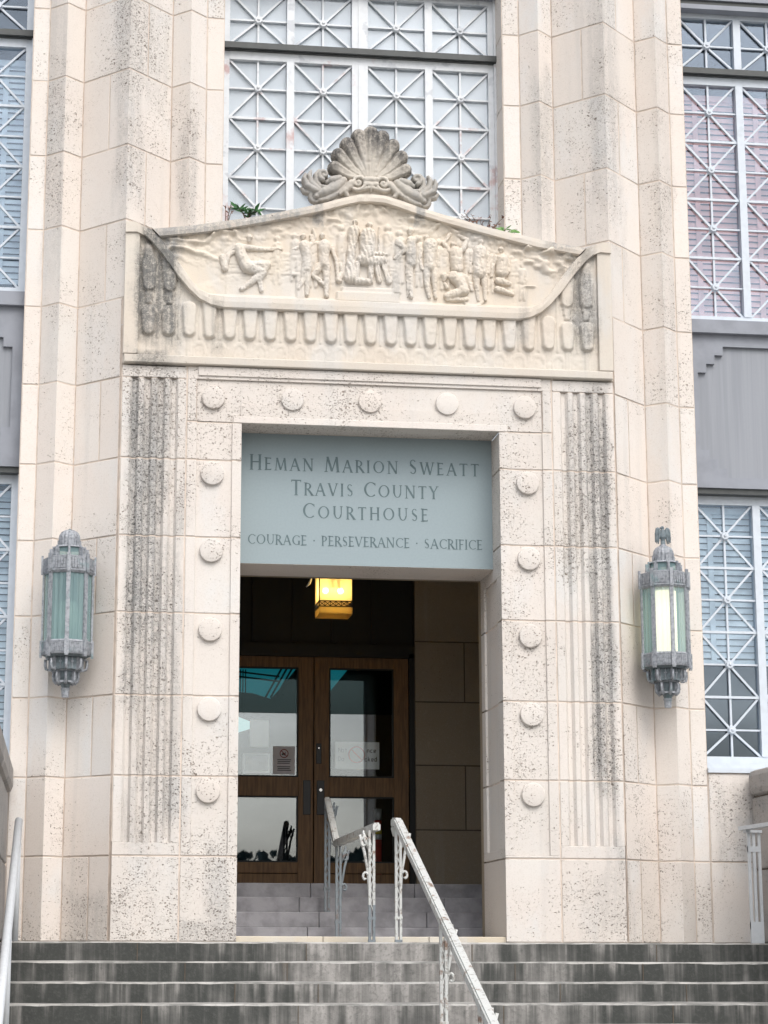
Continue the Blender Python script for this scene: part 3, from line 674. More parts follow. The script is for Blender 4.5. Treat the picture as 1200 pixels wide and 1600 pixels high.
# ---------------------------------------------------------------- pediment: curved band, raking cornice, carved field
ped = MB()
for s in (-1, 1):                                          # corner caps that sweep into the band
    poly = [(1.902, 5.32), (1.902, 5.402), (1.83, 5.405), (1.765, 5.372), (1.695, 5.345), (1.70, 5.245), (1.76, 5.30), (1.815, 5.325)]
    P = [(s*x, z) for x, z in poly]; P = P if s < 0 else P[::-1]
    ped.prism(P[::-1] if 0 else P, -.098, .28, 'carved')
def sweep(lo, up, y0, y1, mat, cham=.012, n=6):
    """band between two outlines, front face crowned a little"""
    def dense(p):
        o = []
        for (a, b), (c, d) in zip(p, p[1:]):
            for i in range(n): t = i/n; o.append((a+(c-a)*t, b+(d-b)*t))
        return o+[p[-1]]
    lo, up = dense(lo), dense(up); vs = []; m = 7
    for (a, b), (c, d) in zip(lo, up):
        j = (vnoise(np.array(a*22.), np.array(b*22.))-.5)*.008
        for t, y in ((0, y1), (0, y0+cham), (.08, y0), (.5, y0-.004+j), (.92, y0), (1, y0+cham), (1, y1)):
            vs.append((a+(c-a)*t, y, b+(d-b)*t))
    k = len(lo)
    ped.add(vs, [(i*m+q, (i+1)*m+q, (i+1)*m+q+1, i*m+q+1) for i in range(k-1) for q in range(m-1)], mat)
full = lambda p: [(-x, z) for x, z in p]+[(x, z) for x, z in p[::-1]]
sweep(full(LOW[1:]), full(UPP[1:]), -.105, .0, 'carved')
mir = lambda p: [(-x, z) for x, z in p[::-1]]+[(x, z) for x, z in p[1:]]
sweep(mir(BOTC), mir(TOPC), -.115, .02, 'cornice', .016)
tp = mir(TOPC); vs = [(x, -.10, z-.001) for x, z in tp]+[(x, .56, z+.03) for x, z in tp]; n = len(tp)
ped.add(vs, [(i, i+1, n+i+1, n+i) for i in range(n-1)], 'cornice')
body = [(-1.885, 4.37), (1.885, 4.37), (1.885, 5.33), (1.68, 5.28)]+[(x, z-.02) for x, z in mir(BOTC)[::-1]][1:-1]+[(-1.68, 5.28), (-1.885, 5.33)]
ped.prism(body, -.03, .55, 'carved')
# crowd in lower relief behind the main figures
CROWD = [(-.735, 5.33, .9), (-.60, 5.36, .9), (-.455, 5.36, 1.), (-.235, 5.44, 1.), (.13, 5.46, 1.05), (.22, 5.42, 1.), (.375, 5.38, .95), (.53, 5.36, .95), (.585, 5.35, .9), (.765, 5.345, .95), (.935, 5.31, .85), (1.11, 5.26, .75), (1.19, 5.20, .7)]
# low carved background: clouds, foliage, ground line
X, Z = grid(-1.70, 1.66, 4.83, 5.66, .008)
topz = np.interp(np.abs(X), [p[0] for p in BOTC], [p[1] for p in BOTC]); 
botz = np.interp(np.abs(X), [p[0] for p in UPP[::-1]], [p[1] for p in UPP[::-1]]); botz[np.abs(X) < 1.15] = 4.842
H = np.zeros_like(X)
up_ = np.clip(1-(topz-Z)/.17, 0, 1)
sw = np.sin(34*(Z-topz)+4.5*vnoise(X*7, Z*9)*3+X*9)
H += up_*(.010+.020*np.maximum(sw, 0)*vnoise(X*12+8, Z*20)*1.8+.022*np.maximum(vnoise(X*22, Z*30+9)-.4, 0)*2)
lf = np.clip((-.95-X)/.25, 0, 1)*np.clip((Z-5.08)/.1, 0, 1); H += lf*(.02*np.maximum(np.sin(60*Z+8*vnoise(X*6, Z*6)), 0))
rg = np.clip((X-1.02)/.12, 0, 1)*np.clip((Z-5.10)/.08, 0, 1); H += rg*.03*np.maximum(vnoise(X*16, Z*26)-.35, 0)*2
H += (vnoise(X*30, Z*30)-.5)*.004+(vnoise(X*7, Z*7)-.5)*.016+(vnoise(X*14, Z*12)-.5)*.008
box = lambda x0, x1, z0, z1, h: np.where((X > x0) & (X < x1) & (Z > z0) & (Z < z1), h, 0)
for b in ((-1.13, -.60, 5.045, 5.22, .010), (-1.13, -.62, 4.84, 5.035, .006), (-.585, -.52, 4.86, 5.28, .022), (-.62, -.50, 5.03, 5.06, .026), (-.27, .22, 4.84, 4.925, .030), (-.23, .18, 4.925, 4.96, .024),
          (.17, .235, 4.93, 5.2, .012), (-1.3, 1.25, 4.84, 4.862, .02), (1.21, 1.30, 5.025, 5.034, .02)): H = np.maximum(H, box(*b))
cc = []
for x, z, k in CROWD:
    cc += [[(x, z, .026*k)], [(x+.004, z-.065*k, .038*k), (x-.004, z-.20*k, .033*k)], [(x-.016*k, z-.22*k, .022*k), (x-.022*k, z-.40*k, .014*k)], [(x+.016*k, z-.22*k, .022*k), (x+.024*k, z-.40*k, .014*k)], [(x+.03*k, z-.08*k, .014*k), (x+.045*k, z-.17*k, .011*k), (x+.02*k, z-.24*k, .010*k)]]
Hc = capsules(X, Z, cc, .62); H = np.maximum(H, np.where(Hc > 0, np.clip(Hc, 0, .022)+.006, 0))
rid = lambda a: 1-np.abs(2*a-1)
H -= .008*rid(vnoise(X*26+3, Z*44))**8*np.clip((Z-4.93)/.08, 0, 1)
d = np.sqrt((X-.80)**2+(Z-4.94)**2); H = np.maximum(H, np.where(d < .10, .012, 0)); H = np.maximum(H, np.where(np.abs(d-.092) < .008, .018, 0))
hf_mesh(ped, X, Z, H, -.052, 'relief', keep=(Z < topz+.03) & (Z > botz-.03))
pediment = ped.build('pediment', ch)
FIGS = {
 'bending labourer': [[(-0.9512,5.3192,0.0325)],[(-1.0293,5.2327,0.0402),(-0.9988,5.1463,0.0421),(-0.9637,5.0912,0.0459)],[(-1.049,5.2318,0.0249),(-1.1124,5.1773,0.0191),(-1.1309,5.0786,0.0172)],[(-0.9998,5.2444,0.0268),(-0.8713,5.2348,0.0191),(-0.703,5.2477,0.0144)],[(-0.9637,5.0912,0.0459),(-0.845,5.0501,0.0325),(-0.9476,4.953,0.0211),(-1.0061,4.9094,0.0172)],[(-0.949,5.097,0.0402),(-0.8109,5.1135,0.0287),(-0.8691,4.9873,0.0211),(-0.8536,4.9058,0.0172)],[(-1.1565,5.1598,0.0249),(-1.1357,5.0681,0.0249)]],
 'man with raised arm': [[(-0.5327,5.3543,0.0268)],[(-0.5194,5.2769,0.044),(-0.5041,5.1894,0.0383),(-0.5037,5.0963,0.0402)],[(-0.4746,5.2842,0.0191),(-0.443,5.348,0.0153),(-0.4551,5.41,0.0134)],[(-0.5591,5.2647,0.0172),(-0.6136,5.2414,0.0134)],[(-0.5037,5.0859,0.0344),(-0.4983,4.9829,0.023),(-0.5028,4.89,0.0172)],[(-0.5185,5.0749,0.0325),(-0.5331,5.002,0.023),(-0.5674,4.9284,0.0153)]],
 'striding man with drapery': [[(-0.3852,5.3664,0.0268)],[(-0.37,5.2838,0.0478),(-0.3748,5.216,0.0402),(-0.3696,5.1437,0.0402)],[(-0.4149,5.3025,0.0191),(-0.4598,5.3056,0.0144),(-0.4749,5.3674,0.0115)],[(-0.3101,5.2761,0.0191),(-0.275,5.1687,0.0153),(-0.2599,5.0243,0.0144)],[(-0.3547,5.1236,0.0325),(-0.3494,5.0101,0.023),(-0.3492,4.8863,0.0172)],[(-0.3994,5.1216,0.0306),(-0.4538,5.0416,0.0211),(-0.3692,4.9731,0.0153)],[(-0.2451,5.1492,0.0134),(-0.2301,5.0774,0.0153),(-0.2549,5.0142,0.0249)]],
 'veiled standing figure': [[(-0.1251,5.4909,0.0258)],[(-0.1364,5.4198,0.0416),(-0.1515,5.3095,0.0316),(-0.1627,5.1841,0.0301),(-0.1665,5.0362,0.0431)]],
 'seated central figure': [[(-0.0159,5.4686,0.0301)],[(-0.0273,5.3857,0.0574),(-0.0275,5.3152,0.0517),(-0.0314,5.2369,0.0545)],[(-0.0653,5.1885,0.0445),(0.0173,5.1767,0.0416),(0.0925,5.1878,0.0316)],[(-0.0053,5.1522,0.0244),(-0.0055,5.0277,0.0187)],[(0.0398,5.1465,0.0244),(0.062,5.0229,0.0187)],[(-0.0763,5.3599,0.0215),(-0.0727,5.2545,0.0187),(0.01,5.2466,0.0172),(0.1153,5.2357,0.0144)],[(-0.1103,5.1553,0.0215),(-0.1254,5.0147,0.0258),(-0.0056,5.0122,0.0201)],[(0.0633,5.4567,0.01),(0.0589,5.2566,0.0086)],[(0.0925,5.1644,0.0187),(0.137,5.0184,0.0215)]],
 'leaning figure with raised arm': [[(0.3088,5.4329,0.033)],[(0.3121,5.3623,0.033),(0.3116,5.2682,0.0402),(0.3148,5.1744,0.0359)],[(0.3577,5.3801,0.0244),(0.2891,5.3063,0.0215),(0.1868,5.2116,0.0158)],[(0.2995,5.1425,0.0273),(0.313,4.9018,0.0144)],[(0.2732,5.1726,0.01),(0.2867,4.9006,0.0072)],[(0.2137,5.3342,0.0287),(0.2513,5.3046,0.0258)]],
 'standing guard': [[(0.4356,5.389,0.0278)],[(0.4633,5.3253,0.0536),(0.4597,5.2435,0.0459),(0.4569,5.1547,0.044)],[(0.3873,5.2873,0.0191),(0.3817,5.2087,0.0153),(0.3943,5.1311,0.0153)],[(0.5187,5.2933,0.0191),(0.5231,5.2255,0.0153),(0.4922,5.1511,0.0153)],[(0.4345,5.1224,0.0287),(0.4357,5.0133,0.0211),(0.4519,4.9051,0.0144)],[(0.49,5.1249,0.0287),(0.4961,5.0159,0.0211),(0.5032,4.9073,0.0153)]],
 'figure with both arms overhead': [[(0.6457,5.341,0.0278)],[(0.6652,5.2738,0.0498),(0.674,5.1487,0.044)],[(0.6097,5.2922,0.0211),(0.5678,5.3532,0.0172),(0.6212,5.427,0.0144)],[(0.7213,5.3078,0.023),(0.7578,5.3882,0.0172),(0.677,5.4234,0.0144)]],
 'kneeling figure': [[(0.5722,5.0733,0.0383)],[(0.648,5.0798,0.044),(0.698,5.0351,0.044),(0.7176,4.9839,0.0421)],[(0.6786,5.1072,0.0249),(0.7591,5.069,0.0191),(0.7883,4.9766,0.0153)],[(0.7276,4.9688,0.0383),(0.5959,4.9216,0.0268)],[(0.5957,4.8936,0.0153),(0.747,4.9021,0.0172)],[(0.5916,4.9889,0.0153),(0.5767,5.0194,0.0134)]],
 'second standing guard': [[(0.8643,5.369,0.0287)],[(0.8561,5.2878,0.0536),(0.852,5.209,0.0498),(0.8509,5.1253,0.0536)],[(0.789,5.2795,0.0191),(0.7788,5.1952,0.0153),(0.7779,5.122,0.0153)],[(0.9191,5.2854,0.0191),(0.921,5.2016,0.0153),(0.9219,5.1232,0.0153)],[(0.8251,5.0876,0.0287),(0.829,4.9992,0.0211),(0.8399,4.9008,0.0144)],[(0.888,5.0904,0.0287),(0.8898,5.0018,0.0211),(0.8935,4.9031,0.0144)]],
 'seated man at the end': [[(1.0244,5.3165,0.0278)],[(1.0334,5.2381,0.0421),(1.0257,5.133,0.0421)],[(0.9848,5.2569,0.0191),(0.9531,5.1716,0.0163),(0.9469,5.0982,0.0144)],[(1.076,5.2296,0.0172),(1.0849,5.1461,0.0144),(1.033,5.0811,0.0124)],[(1.0023,5.0641,0.0287),(1.0883,5.0417,0.0172)],[(0.9911,4.9958,0.023),(1.1123,4.9593,0.0144)]],
}
for name, chains in FIGS.items():
    P = [p for c in chains for p in c]
    X, Z = grid(min(p[0]-p[2] for p in P)-.01, max(p[0]+p[2] for p in P)+.01, min(p[1]-p[2] for p in P)-.01, max(p[1]+p[2] for p in P)+.01, .0042)
    cs = []
    for c in chains:
        if len(c) == 1 and c[0][2] > .02:                  # a head: skull, jaw, nose and brow
            x, z, r = c[0]; cs += [[(x, z+r*.15, r*.86), (x-.1*r, z-r*.55, r*.55)], [(x-.18*r, z+.15*r, r*.30), (x-.25*r, z-.25*r, r*.34)]]
        else: cs.append([(x, z, r*1.12) for x, z, r in c])
    Hs = capsules(X, Z, cs, 1.0, smooth=300)
    rim = Hs > .007
    mus = (vnoise(X*95, Z*75)-.5)*.006+(vnoise(X*30, Z*24)-.5)*.009
    rid = lambda a: 1-np.abs(2*a-1)
    crease = rid(vnoise(X*44+9, Z*26))**7+.7*rid(vnoise(X*30+Z*18, Z*46+4))**8
    dr = .004*np.sin(X*210+Z*50+6*vnoise(X*14, Z*10))*('veiled' in name or 'central' in name)
    Hs = np.where(rim, np.clip(Hs*1.05, 0, .056)+.014+mus+dr-.004*crease, 0)
    mb = MB(); hf_mesh(mb, X, Z, Hs, -.050, 'relief', keep=rim)
    mb.build('carved_figure', pediment)['label'] = 'low relief '+name

# ---------------------------------------------------------------- shell crest
mb = MB(); X, Z = grid(-.42, .40, 5.62, 6.33, .005)
tips = [((-.004, 6.225), .062), ((-.098, 6.205), .056), ((.090, 6.205), .056), ((-.188, 6.135), .055), ((.174, 6.14), .055), ((-.258, 6.045), .053), ((.242, 6.05), .053), ((-.290, 5.94), .050), ((.274, 5.945), .050)]
H = np.zeros_like(X); cxs = -.006
for i, ((tx, tz), r) in enumerate(sorted(tips, key=lambda q: abs(q[0][0]), reverse=True)):
    bend = .03*np.sign(tx+1e-9)*(abs(tx) > .1)
    mid = ((cxs+tx)/2+bend*.6, (5.85+tz)/2-.02*(abs(tx) > .2)*1)
    one = capsules(X, Z, [[(cxs+.10*tx, 5.845, .020), (mid[0], mid[1], .045*(r/.066)), (tx, tz, r)]], 1.15)
    lift = np.where(one > 0, .012*(1-abs(tx)/.3)+.03, 0)
    H = np.maximum(H, one+lift)
    groove = capsules(X, Z, [[(cxs+.14*tx, 5.86, .006), (mid[0], mid[1], .013), (tx*.98, tz-.01, .022)]], 1.)   # hollow down the middle of each lobe
    H = np.where((one > 0) & (H <= one+lift+1e-6), H-groove*.38, H)
base = capsules(X, Z, [[(-.23, 5.70, .10), (-.1, 5.76, .10), (.09, 5.76, .10), (.215, 5.70, .10)], [(cxs, 5.78, .12)]], .25)
base = np.where(Z < 5.80+.06, base, 0); H = np.maximum(H, np.where(base > 0, .035+base*.3, 0))
def spiral(cx, cz, r0, turns, sgn, w0, w1, a0, n=26):
    return [(cx+sgn*(r0*(1-.86*i/n))*math.cos(a0+turns*2*math.pi*i/n), cz+(r0*(1-.86*i/n))*math.sin(a0+turns*2*math.pi*i/n), w0+(w1-w0)*i/n) for i in range(n+1)]
S = [spiral(-.105, 5.812, .066, 1.5, 1, .016, .013, -2.2), spiral(.093, 5.812, .066, 1.5, -1, .016, .013, -2.2), [(-.105, 5.812, .020)], [(.093, 5.812, .020)]]
S += [[(-.05, 5.838, .022), (.04, 5.838, .022)], [(-.05, 5.80, .02), (.04, 5.80, .02)], [(-.006, 5.79, .022), (-.006, 5.745, .006)], [(-.06, 5.76, .012), (-.006, 5.775, .016), (.05, 5.76, .012)]]
S += [[(-.16, 5.80, .03), (-.21, 5.73, .022), (-.19, 5.70, .016)], [(-.17, 5.79, .02), (-.25, 5.71, .015)], [(.148, 5.80, .03), (.20, 5.735, .022), (.18, 5.705, .016)], [(.16, 5.79, .02), (.235, 5.715, .015)]]
H2 = capsules(X, Z, S, 1.1); H = np.maximum(H, np.where(H2 > 0, .07+H2, 0))
H += np.where(H > 0, (vnoise(X*50, Z*50)-.5)*.006, 0)
hf_mesh(mb, X, Z, H, -.02, 'shell', keep=H > .012, back=.9)
crest = tag(mb.build('shell_crest', ch), 'grey rimmed scallop shell carving on top of the pediment')
for s, ox in ((-1, 0), (1, -.012)):
    mb = MB(); X, Z = grid(-.60, .60, 5.60, 5.96, .005); m = lambda c: [(s*x+ox, z, r) for x, z, r in c]
    C = [[(.22, 5.83, .040), (.29, 5.765, .050), (.36, 5.73, .048), (.42, 5.71, .035)], [(.19, 5.80, .022), (.27, 5.715, .028), (.35, 5.675, .024), (.40, 5.665, .016)],
         spiral(.372, 5.872, .042, 1.2, 1, .019, .012, -1.4), spiral(.432, 5.690, .048, 1.3, -1, .020, .013, 1.8), [(.372, 5.872, .018)], [(.432, 5.690, .020)],
         [(.385, 5.75, .026), (.425, 5.81, .026), (.430, 5.875, .022), (.405, 5.915, .012)], [(.41, 5.745, .026), (.470, 5.80, .025), (.485, 5.865, .021), (.47, 5.905, .010)],
         [(.43, 5.735, .024), (.505, 5.775, .024), (.525, 5.835, .019), (.517, 5.872, .009)], [(.455, 5.725, .022), (.52, 5.735, .020), (.545, 5.765, .009)],
         [(.25, 5.85, .030), (.31, 5.83, .034), (.345, 5.815, .02)], [(.30, 5.80, .018), (.34, 5.765, .02), (.385, 5.775, .014)]]
    H = np.zeros_like(X)
    for i, c in enumerate(C):
        q = capsules(X, Z, [m(c)], 1.45); H = np.maximum(H, np.where(q > 0, q+.012+.014*(i % 3), 0))
    H += np.where(H > 0, (vnoise(X*60, Z*60)-.5)*.004, 0)
    hf_mesh(mb, X, Z, H, -.02, 'volute', keep=H > .012, back=.9)
    mb.build('leaf_scroll', crest)

# ---------------------------------------------------------------- windows
WY = .56
def lattice_parts(parent, cx, zb, zt, ros, mat, fz=(.07, .07), rosette=True):
    """white steel frame with four columns of crossed squares; ros = heights of the rosettes"""
    fr = MB(); 
    for s in (-1, 1): fr.box(cx+min(s*1.075, s*1.12), cx+max(s*1.075, s*1.12), WY, WY+.08, zb, zt, mat)
    for s in (-1, 1):
        a, b = sorted((cx+s*1.12, cx+s*1.136)); fr.box(a, b, WY-.03, WY+.08, zb, zt, mat)
    fr.box(cx-1.075, cx+1.075, WY-.004, WY+.08, zb, zb+fz[0], mat); fr.box(cx-1.075, cx+1.075, WY-.004, WY+.08, zt-fz[1], zt, mat)
    if fz[0] > .03: fr.box(cx-1.12, cx+1.12, WY-.05, WY-.005, zb-.03, zb+.014, mat)
    for a, b in ((-.605, -.543), (.543, .605), (-.066, .066)): fr.box(cx+a, cx+b, WY-.010, WY+.075, zb+fz[0], zt-fz[1], mat)
    fr.box(cx-.014, cx+.014, WY-.016, WY-.010, zb+fz[0], zt-fz[1], mat)
    fo = fr.build('frame', parent)
    lt = MB(); half = (ros[0]-ros[1])/2 if len(ros) > 1 else .262
    lo, hi = zb+fz[0], zt-fz[1]
    for c0, c1 in ((-1.075, -.605), (-.543, -.066), (.066, .543), (.605, 1.075)):
        xm = cx+(c0+c1)/2; a, b = cx+c0, cx+c1
        lt.box(xm-.008, xm+.008, WY+.012, WY+.034, lo, hi, mat)
        for i, z in enumerate(ros):
            lt.box(a, b, WY+.0105, WY+.0335, z-.007, z+.007, mat)
            t, u = min(z+half, hi), max(z-half, lo)
            for sx in (-1, 1):
                for zz in (t, u):
                    xe = xm+sx*(b-a)/2
                    lt.bar((xm, WY+.022+.001*sx, z), (xe, WY+.022+.001*sx, zz), .0165, .018, mat)
            if i+1 < len(ros): lt.box(a, b, WY+.006, WY+.033, (z+ros[i+1])/2-.010, (z+ros[i+1])/2+.010, mat)
            bm = bmesh.new(); bmesh.ops.create_cone(bm, cap_ends=True, segments=8, radius1=.038, radius2=.030, depth=.03)
            bmesh.ops.rotate(bm, verts=bm.verts, matrix=Matrix.Rotation(R(90), 3, 'X') @ Matrix.Rotation(R(22.5), 3, 'Z')); bmesh.ops.translate(bm, verts=bm.verts, vec=(xm, WY-.002, z)); lt.bm(bm, mat)
            bm = bmesh.new(); bmesh.ops.create_cone(bm, cap_ends=True, segments=10, radius1=.015, radius2=.008, depth=.012)
            bmesh.ops.rotate(bm, verts=bm.verts, matrix=Matrix.Rotation(R(90), 3, 'X')); bmesh.ops.translate(bm, verts=bm.verts, vec=(xm, WY-.021, z)); lt.bm(bm, mat)
    lt.build('lattice', parent)
    return lo, hi
def blinds(parent, cx, z0, z1, mat, half=1.07, pitch=.052):
    mb = MB(); z = z1; k = 0
    while z > z0:
        for a, b in ((-half, -.02), (.02, half)):
            mb.add([(cx+a, .672, z), (cx+b, .672, z), (cx+b, .688, z+.046), (cx+a, .688, z+.046)], [(0, 1, 2, 3)], mat)
        z -= pitch
    for c in (-.93, -.40, .20, .92): mb.box(cx+c-.022, cx+c+.022, .664, .667, z0-.02, z1+.04, mat)
    mb.box(cx-half, cx+half, .66, .72, z1+.03, z1+.08, mat)
    mb.box(cx-half, cx-.02, .66, .70, z0-.04, z0, mat); mb.box(cx+.02, cx+half, .66, .70, z0-.04, z0, mat)
    mb.build('blind', parent)
def win(cx, zb, zt, ros, mat, glassm, backing, label, fz=(.07, .07), bl=None):
    r = empty('window'); r.parent = ch; r['label'] = label
    lo, hi = lattice_parts(r, cx, zb, zt, ros, mat, fz)
    MB().box(cx-1.08, cx+1.08, WY+.035, WY+.040, lo-.01, hi+.01, glassm).build('glass_pane', r)
    if backing == 'screen': MB().box(cx-1.10, cx+1.10, WY+.044, WY+.058, zb, zt, 'screen').build('window_board', r)
    else:
        q = MB(); q.box(cx-1.136, cx+1.136, 2.2, 2.25, zb-.1, zt+.1, 'room'); q.box(cx-1.2, cx-1.14, .7, 2.2, zb-.1, zt+.1, 'room'); q.box(cx+1.14, cx+1.2, .7, 2.2, zb-.1, zt+.1, 'room')
        q.box(cx-1.14, cx+1.14, .7, 2.2, zb-.15, zb-.1, 'room'); q.box(cx-1.14, cx+1.14, .7, 2.2, zt+.1, zt+.15, 'room'); q.build('room_behind', r)
    if bl: blinds(r, cx, *bl)
    return r
UP = [6.835, 6.322, 5.81, 5.300]; LO = [3.21, 2.69, 2.17, 1.65]
win(0, 4.98, 7.150, UP, M['wmetal'], 'winglass2', 'screen', 'white steel window with pale boards and rusty bars above the pediment')
win(0, 7.215, 7.72, [7.435], M['wmetal'], 'winglass2', 'screen', 'short upper light of the middle window', (.012, .04))
win(-3.796, 4.98, 7.150, UP, M['wmetal2'], 'winglass', 'room', 'white lattice window with pale blinds at the upper left edge', bl=(5.15, 6.93, 'blindw'))
win(3.796, 4.98, 7.150, UP, M['wmetal2'], 'winglass', 'room', 'white lattice window with pink blinds at the upper right', bl=(5.05, 6.95, 'blindp'))
for s in (-1, 1):
    win(s*3.796, 7.215, 7.72, [7.435], M['wmetal2'], 'winglass', 'room', 'short upper light of the %s window' % ('left' if s < 0 else 'right'), (.012, .04))
win(-3.796, 1.37, 3.535, LO, M['wmetal2'], 'winglass', 'room', 'white lattice window with blue grey blinds at the lower left edge', bl=(1.55, 3.35, 'blindb'))
win(3.796, 1.37, 3.535, LO, M['wmetal2'], 'winglass', 'room', 'white lattice window with half lowered blinds beside the right lantern', bl=(2.22, 3.38, 'blindb'))
for cx in (-3.796, 0, 3.796):
    mb = MB(); mb.box(cx-1.136, cx+1.136, WY-.06, WY+.08, 7.158, 7.208, 'drip')
    mb.box(cx-1.136, cx+1.136, WY-.03, WY+.08, 7.151, 7.158, 'drip')
    mb.build('drip_moulding', ch)
# spandrel panels between the storeys, with stepped corners
def spandrel(cx, z0, z1, label=None):
    mb = MB(); y = .45
    mb.box(cx-1.136, cx+1.136, y+.03, y+.1, z0, z1, 'spandrel2')
    a = .085; st = [(0, .30), (.072, .30), (.072, .225), (.144, .225), (.144, .15), (.216, .15), (.216, .075)]
    zi0, zi1 = z0+.085, z1-.10
    mb.box(cx-1.136, cx+1.136, y, y+.029, z0, zi0, 'spandrel'); mb.box(cx-1.136, cx+1.136, y, y+.029, zi1, z1, 'spandrel')
    for s in (-1, 1):
        def bx(u0, u1, za, zb):
            p, q = sorted((cx+s*(1.136-u0), cx+s*(1.136-u1))); mb.box(p, q, y, y+.0285, za, zb, 'spandrel')
        bx(0, a, zi0, zi1)
        for i in range(3):
            bx(a, a+.072*(3-i), zi1-.075*(i+1), zi1-.075*i); bx(a, a+.072*(3-i), zi0+.075*i, zi0+.075*(i+1))
    mb.box(cx-1.136, cx+1.136, y-.05, y+.12, z1, z1+.10, 'spandrel'); mb.box(cx-1.136, cx+1.136, y-.02, y+.1, z1+.10, z1+.12, 'spandrel')
    mb.box(cx-1.136, cx+1.136, y+.02, y+.12, z0-.045, z0, 'drip')
    o = mb.build('spandrel_panel', ch)
    if label: o['label'] = label
for s in (-1, 1): spandrel(s*3.796, 3.58, 4.86)
for cx in (-3.796, 0, 3.796): spandrel(cx, 7.80, 8.6)
for cx in (-3.796, 0, 3.796): MB().box(cx-1.136, cx+1.136, .46, .6, 7.72, 7.76, 'spandrel').build('window_head', ch)
for s in (-1, 1):                                         # wall under the lower side windows
    mb = MB(); T = lambda a, b: sorted((s*a, s*b))
    for k, (z0, z1) in enumerate(((0, ZK[1]), (ZK[1], 1.285))):
        a, b = T(2.66, 4.932); mb.strip([(a, .285), (b, .285)], z0, z1, 'stone', .1+.3*rnd())
    a, b = T(2.66, 4.932); mb.wall([(a, .294), (b, .294)], 0, 1.29, 'mortar')
    mb.box(a, b, .27, .62, 1.289, 1.325, 'wmetal2'); mb.box(a, b, .31, .62, 1.326, 1.37, 'wmetal2')
    mb.build('wall_under_window', ch)
mb = MB(); mb.box(-8, 8, 1.0, 1.2, 8.5, 9.2, 'stone'); mb.build('upper_wall', ch)

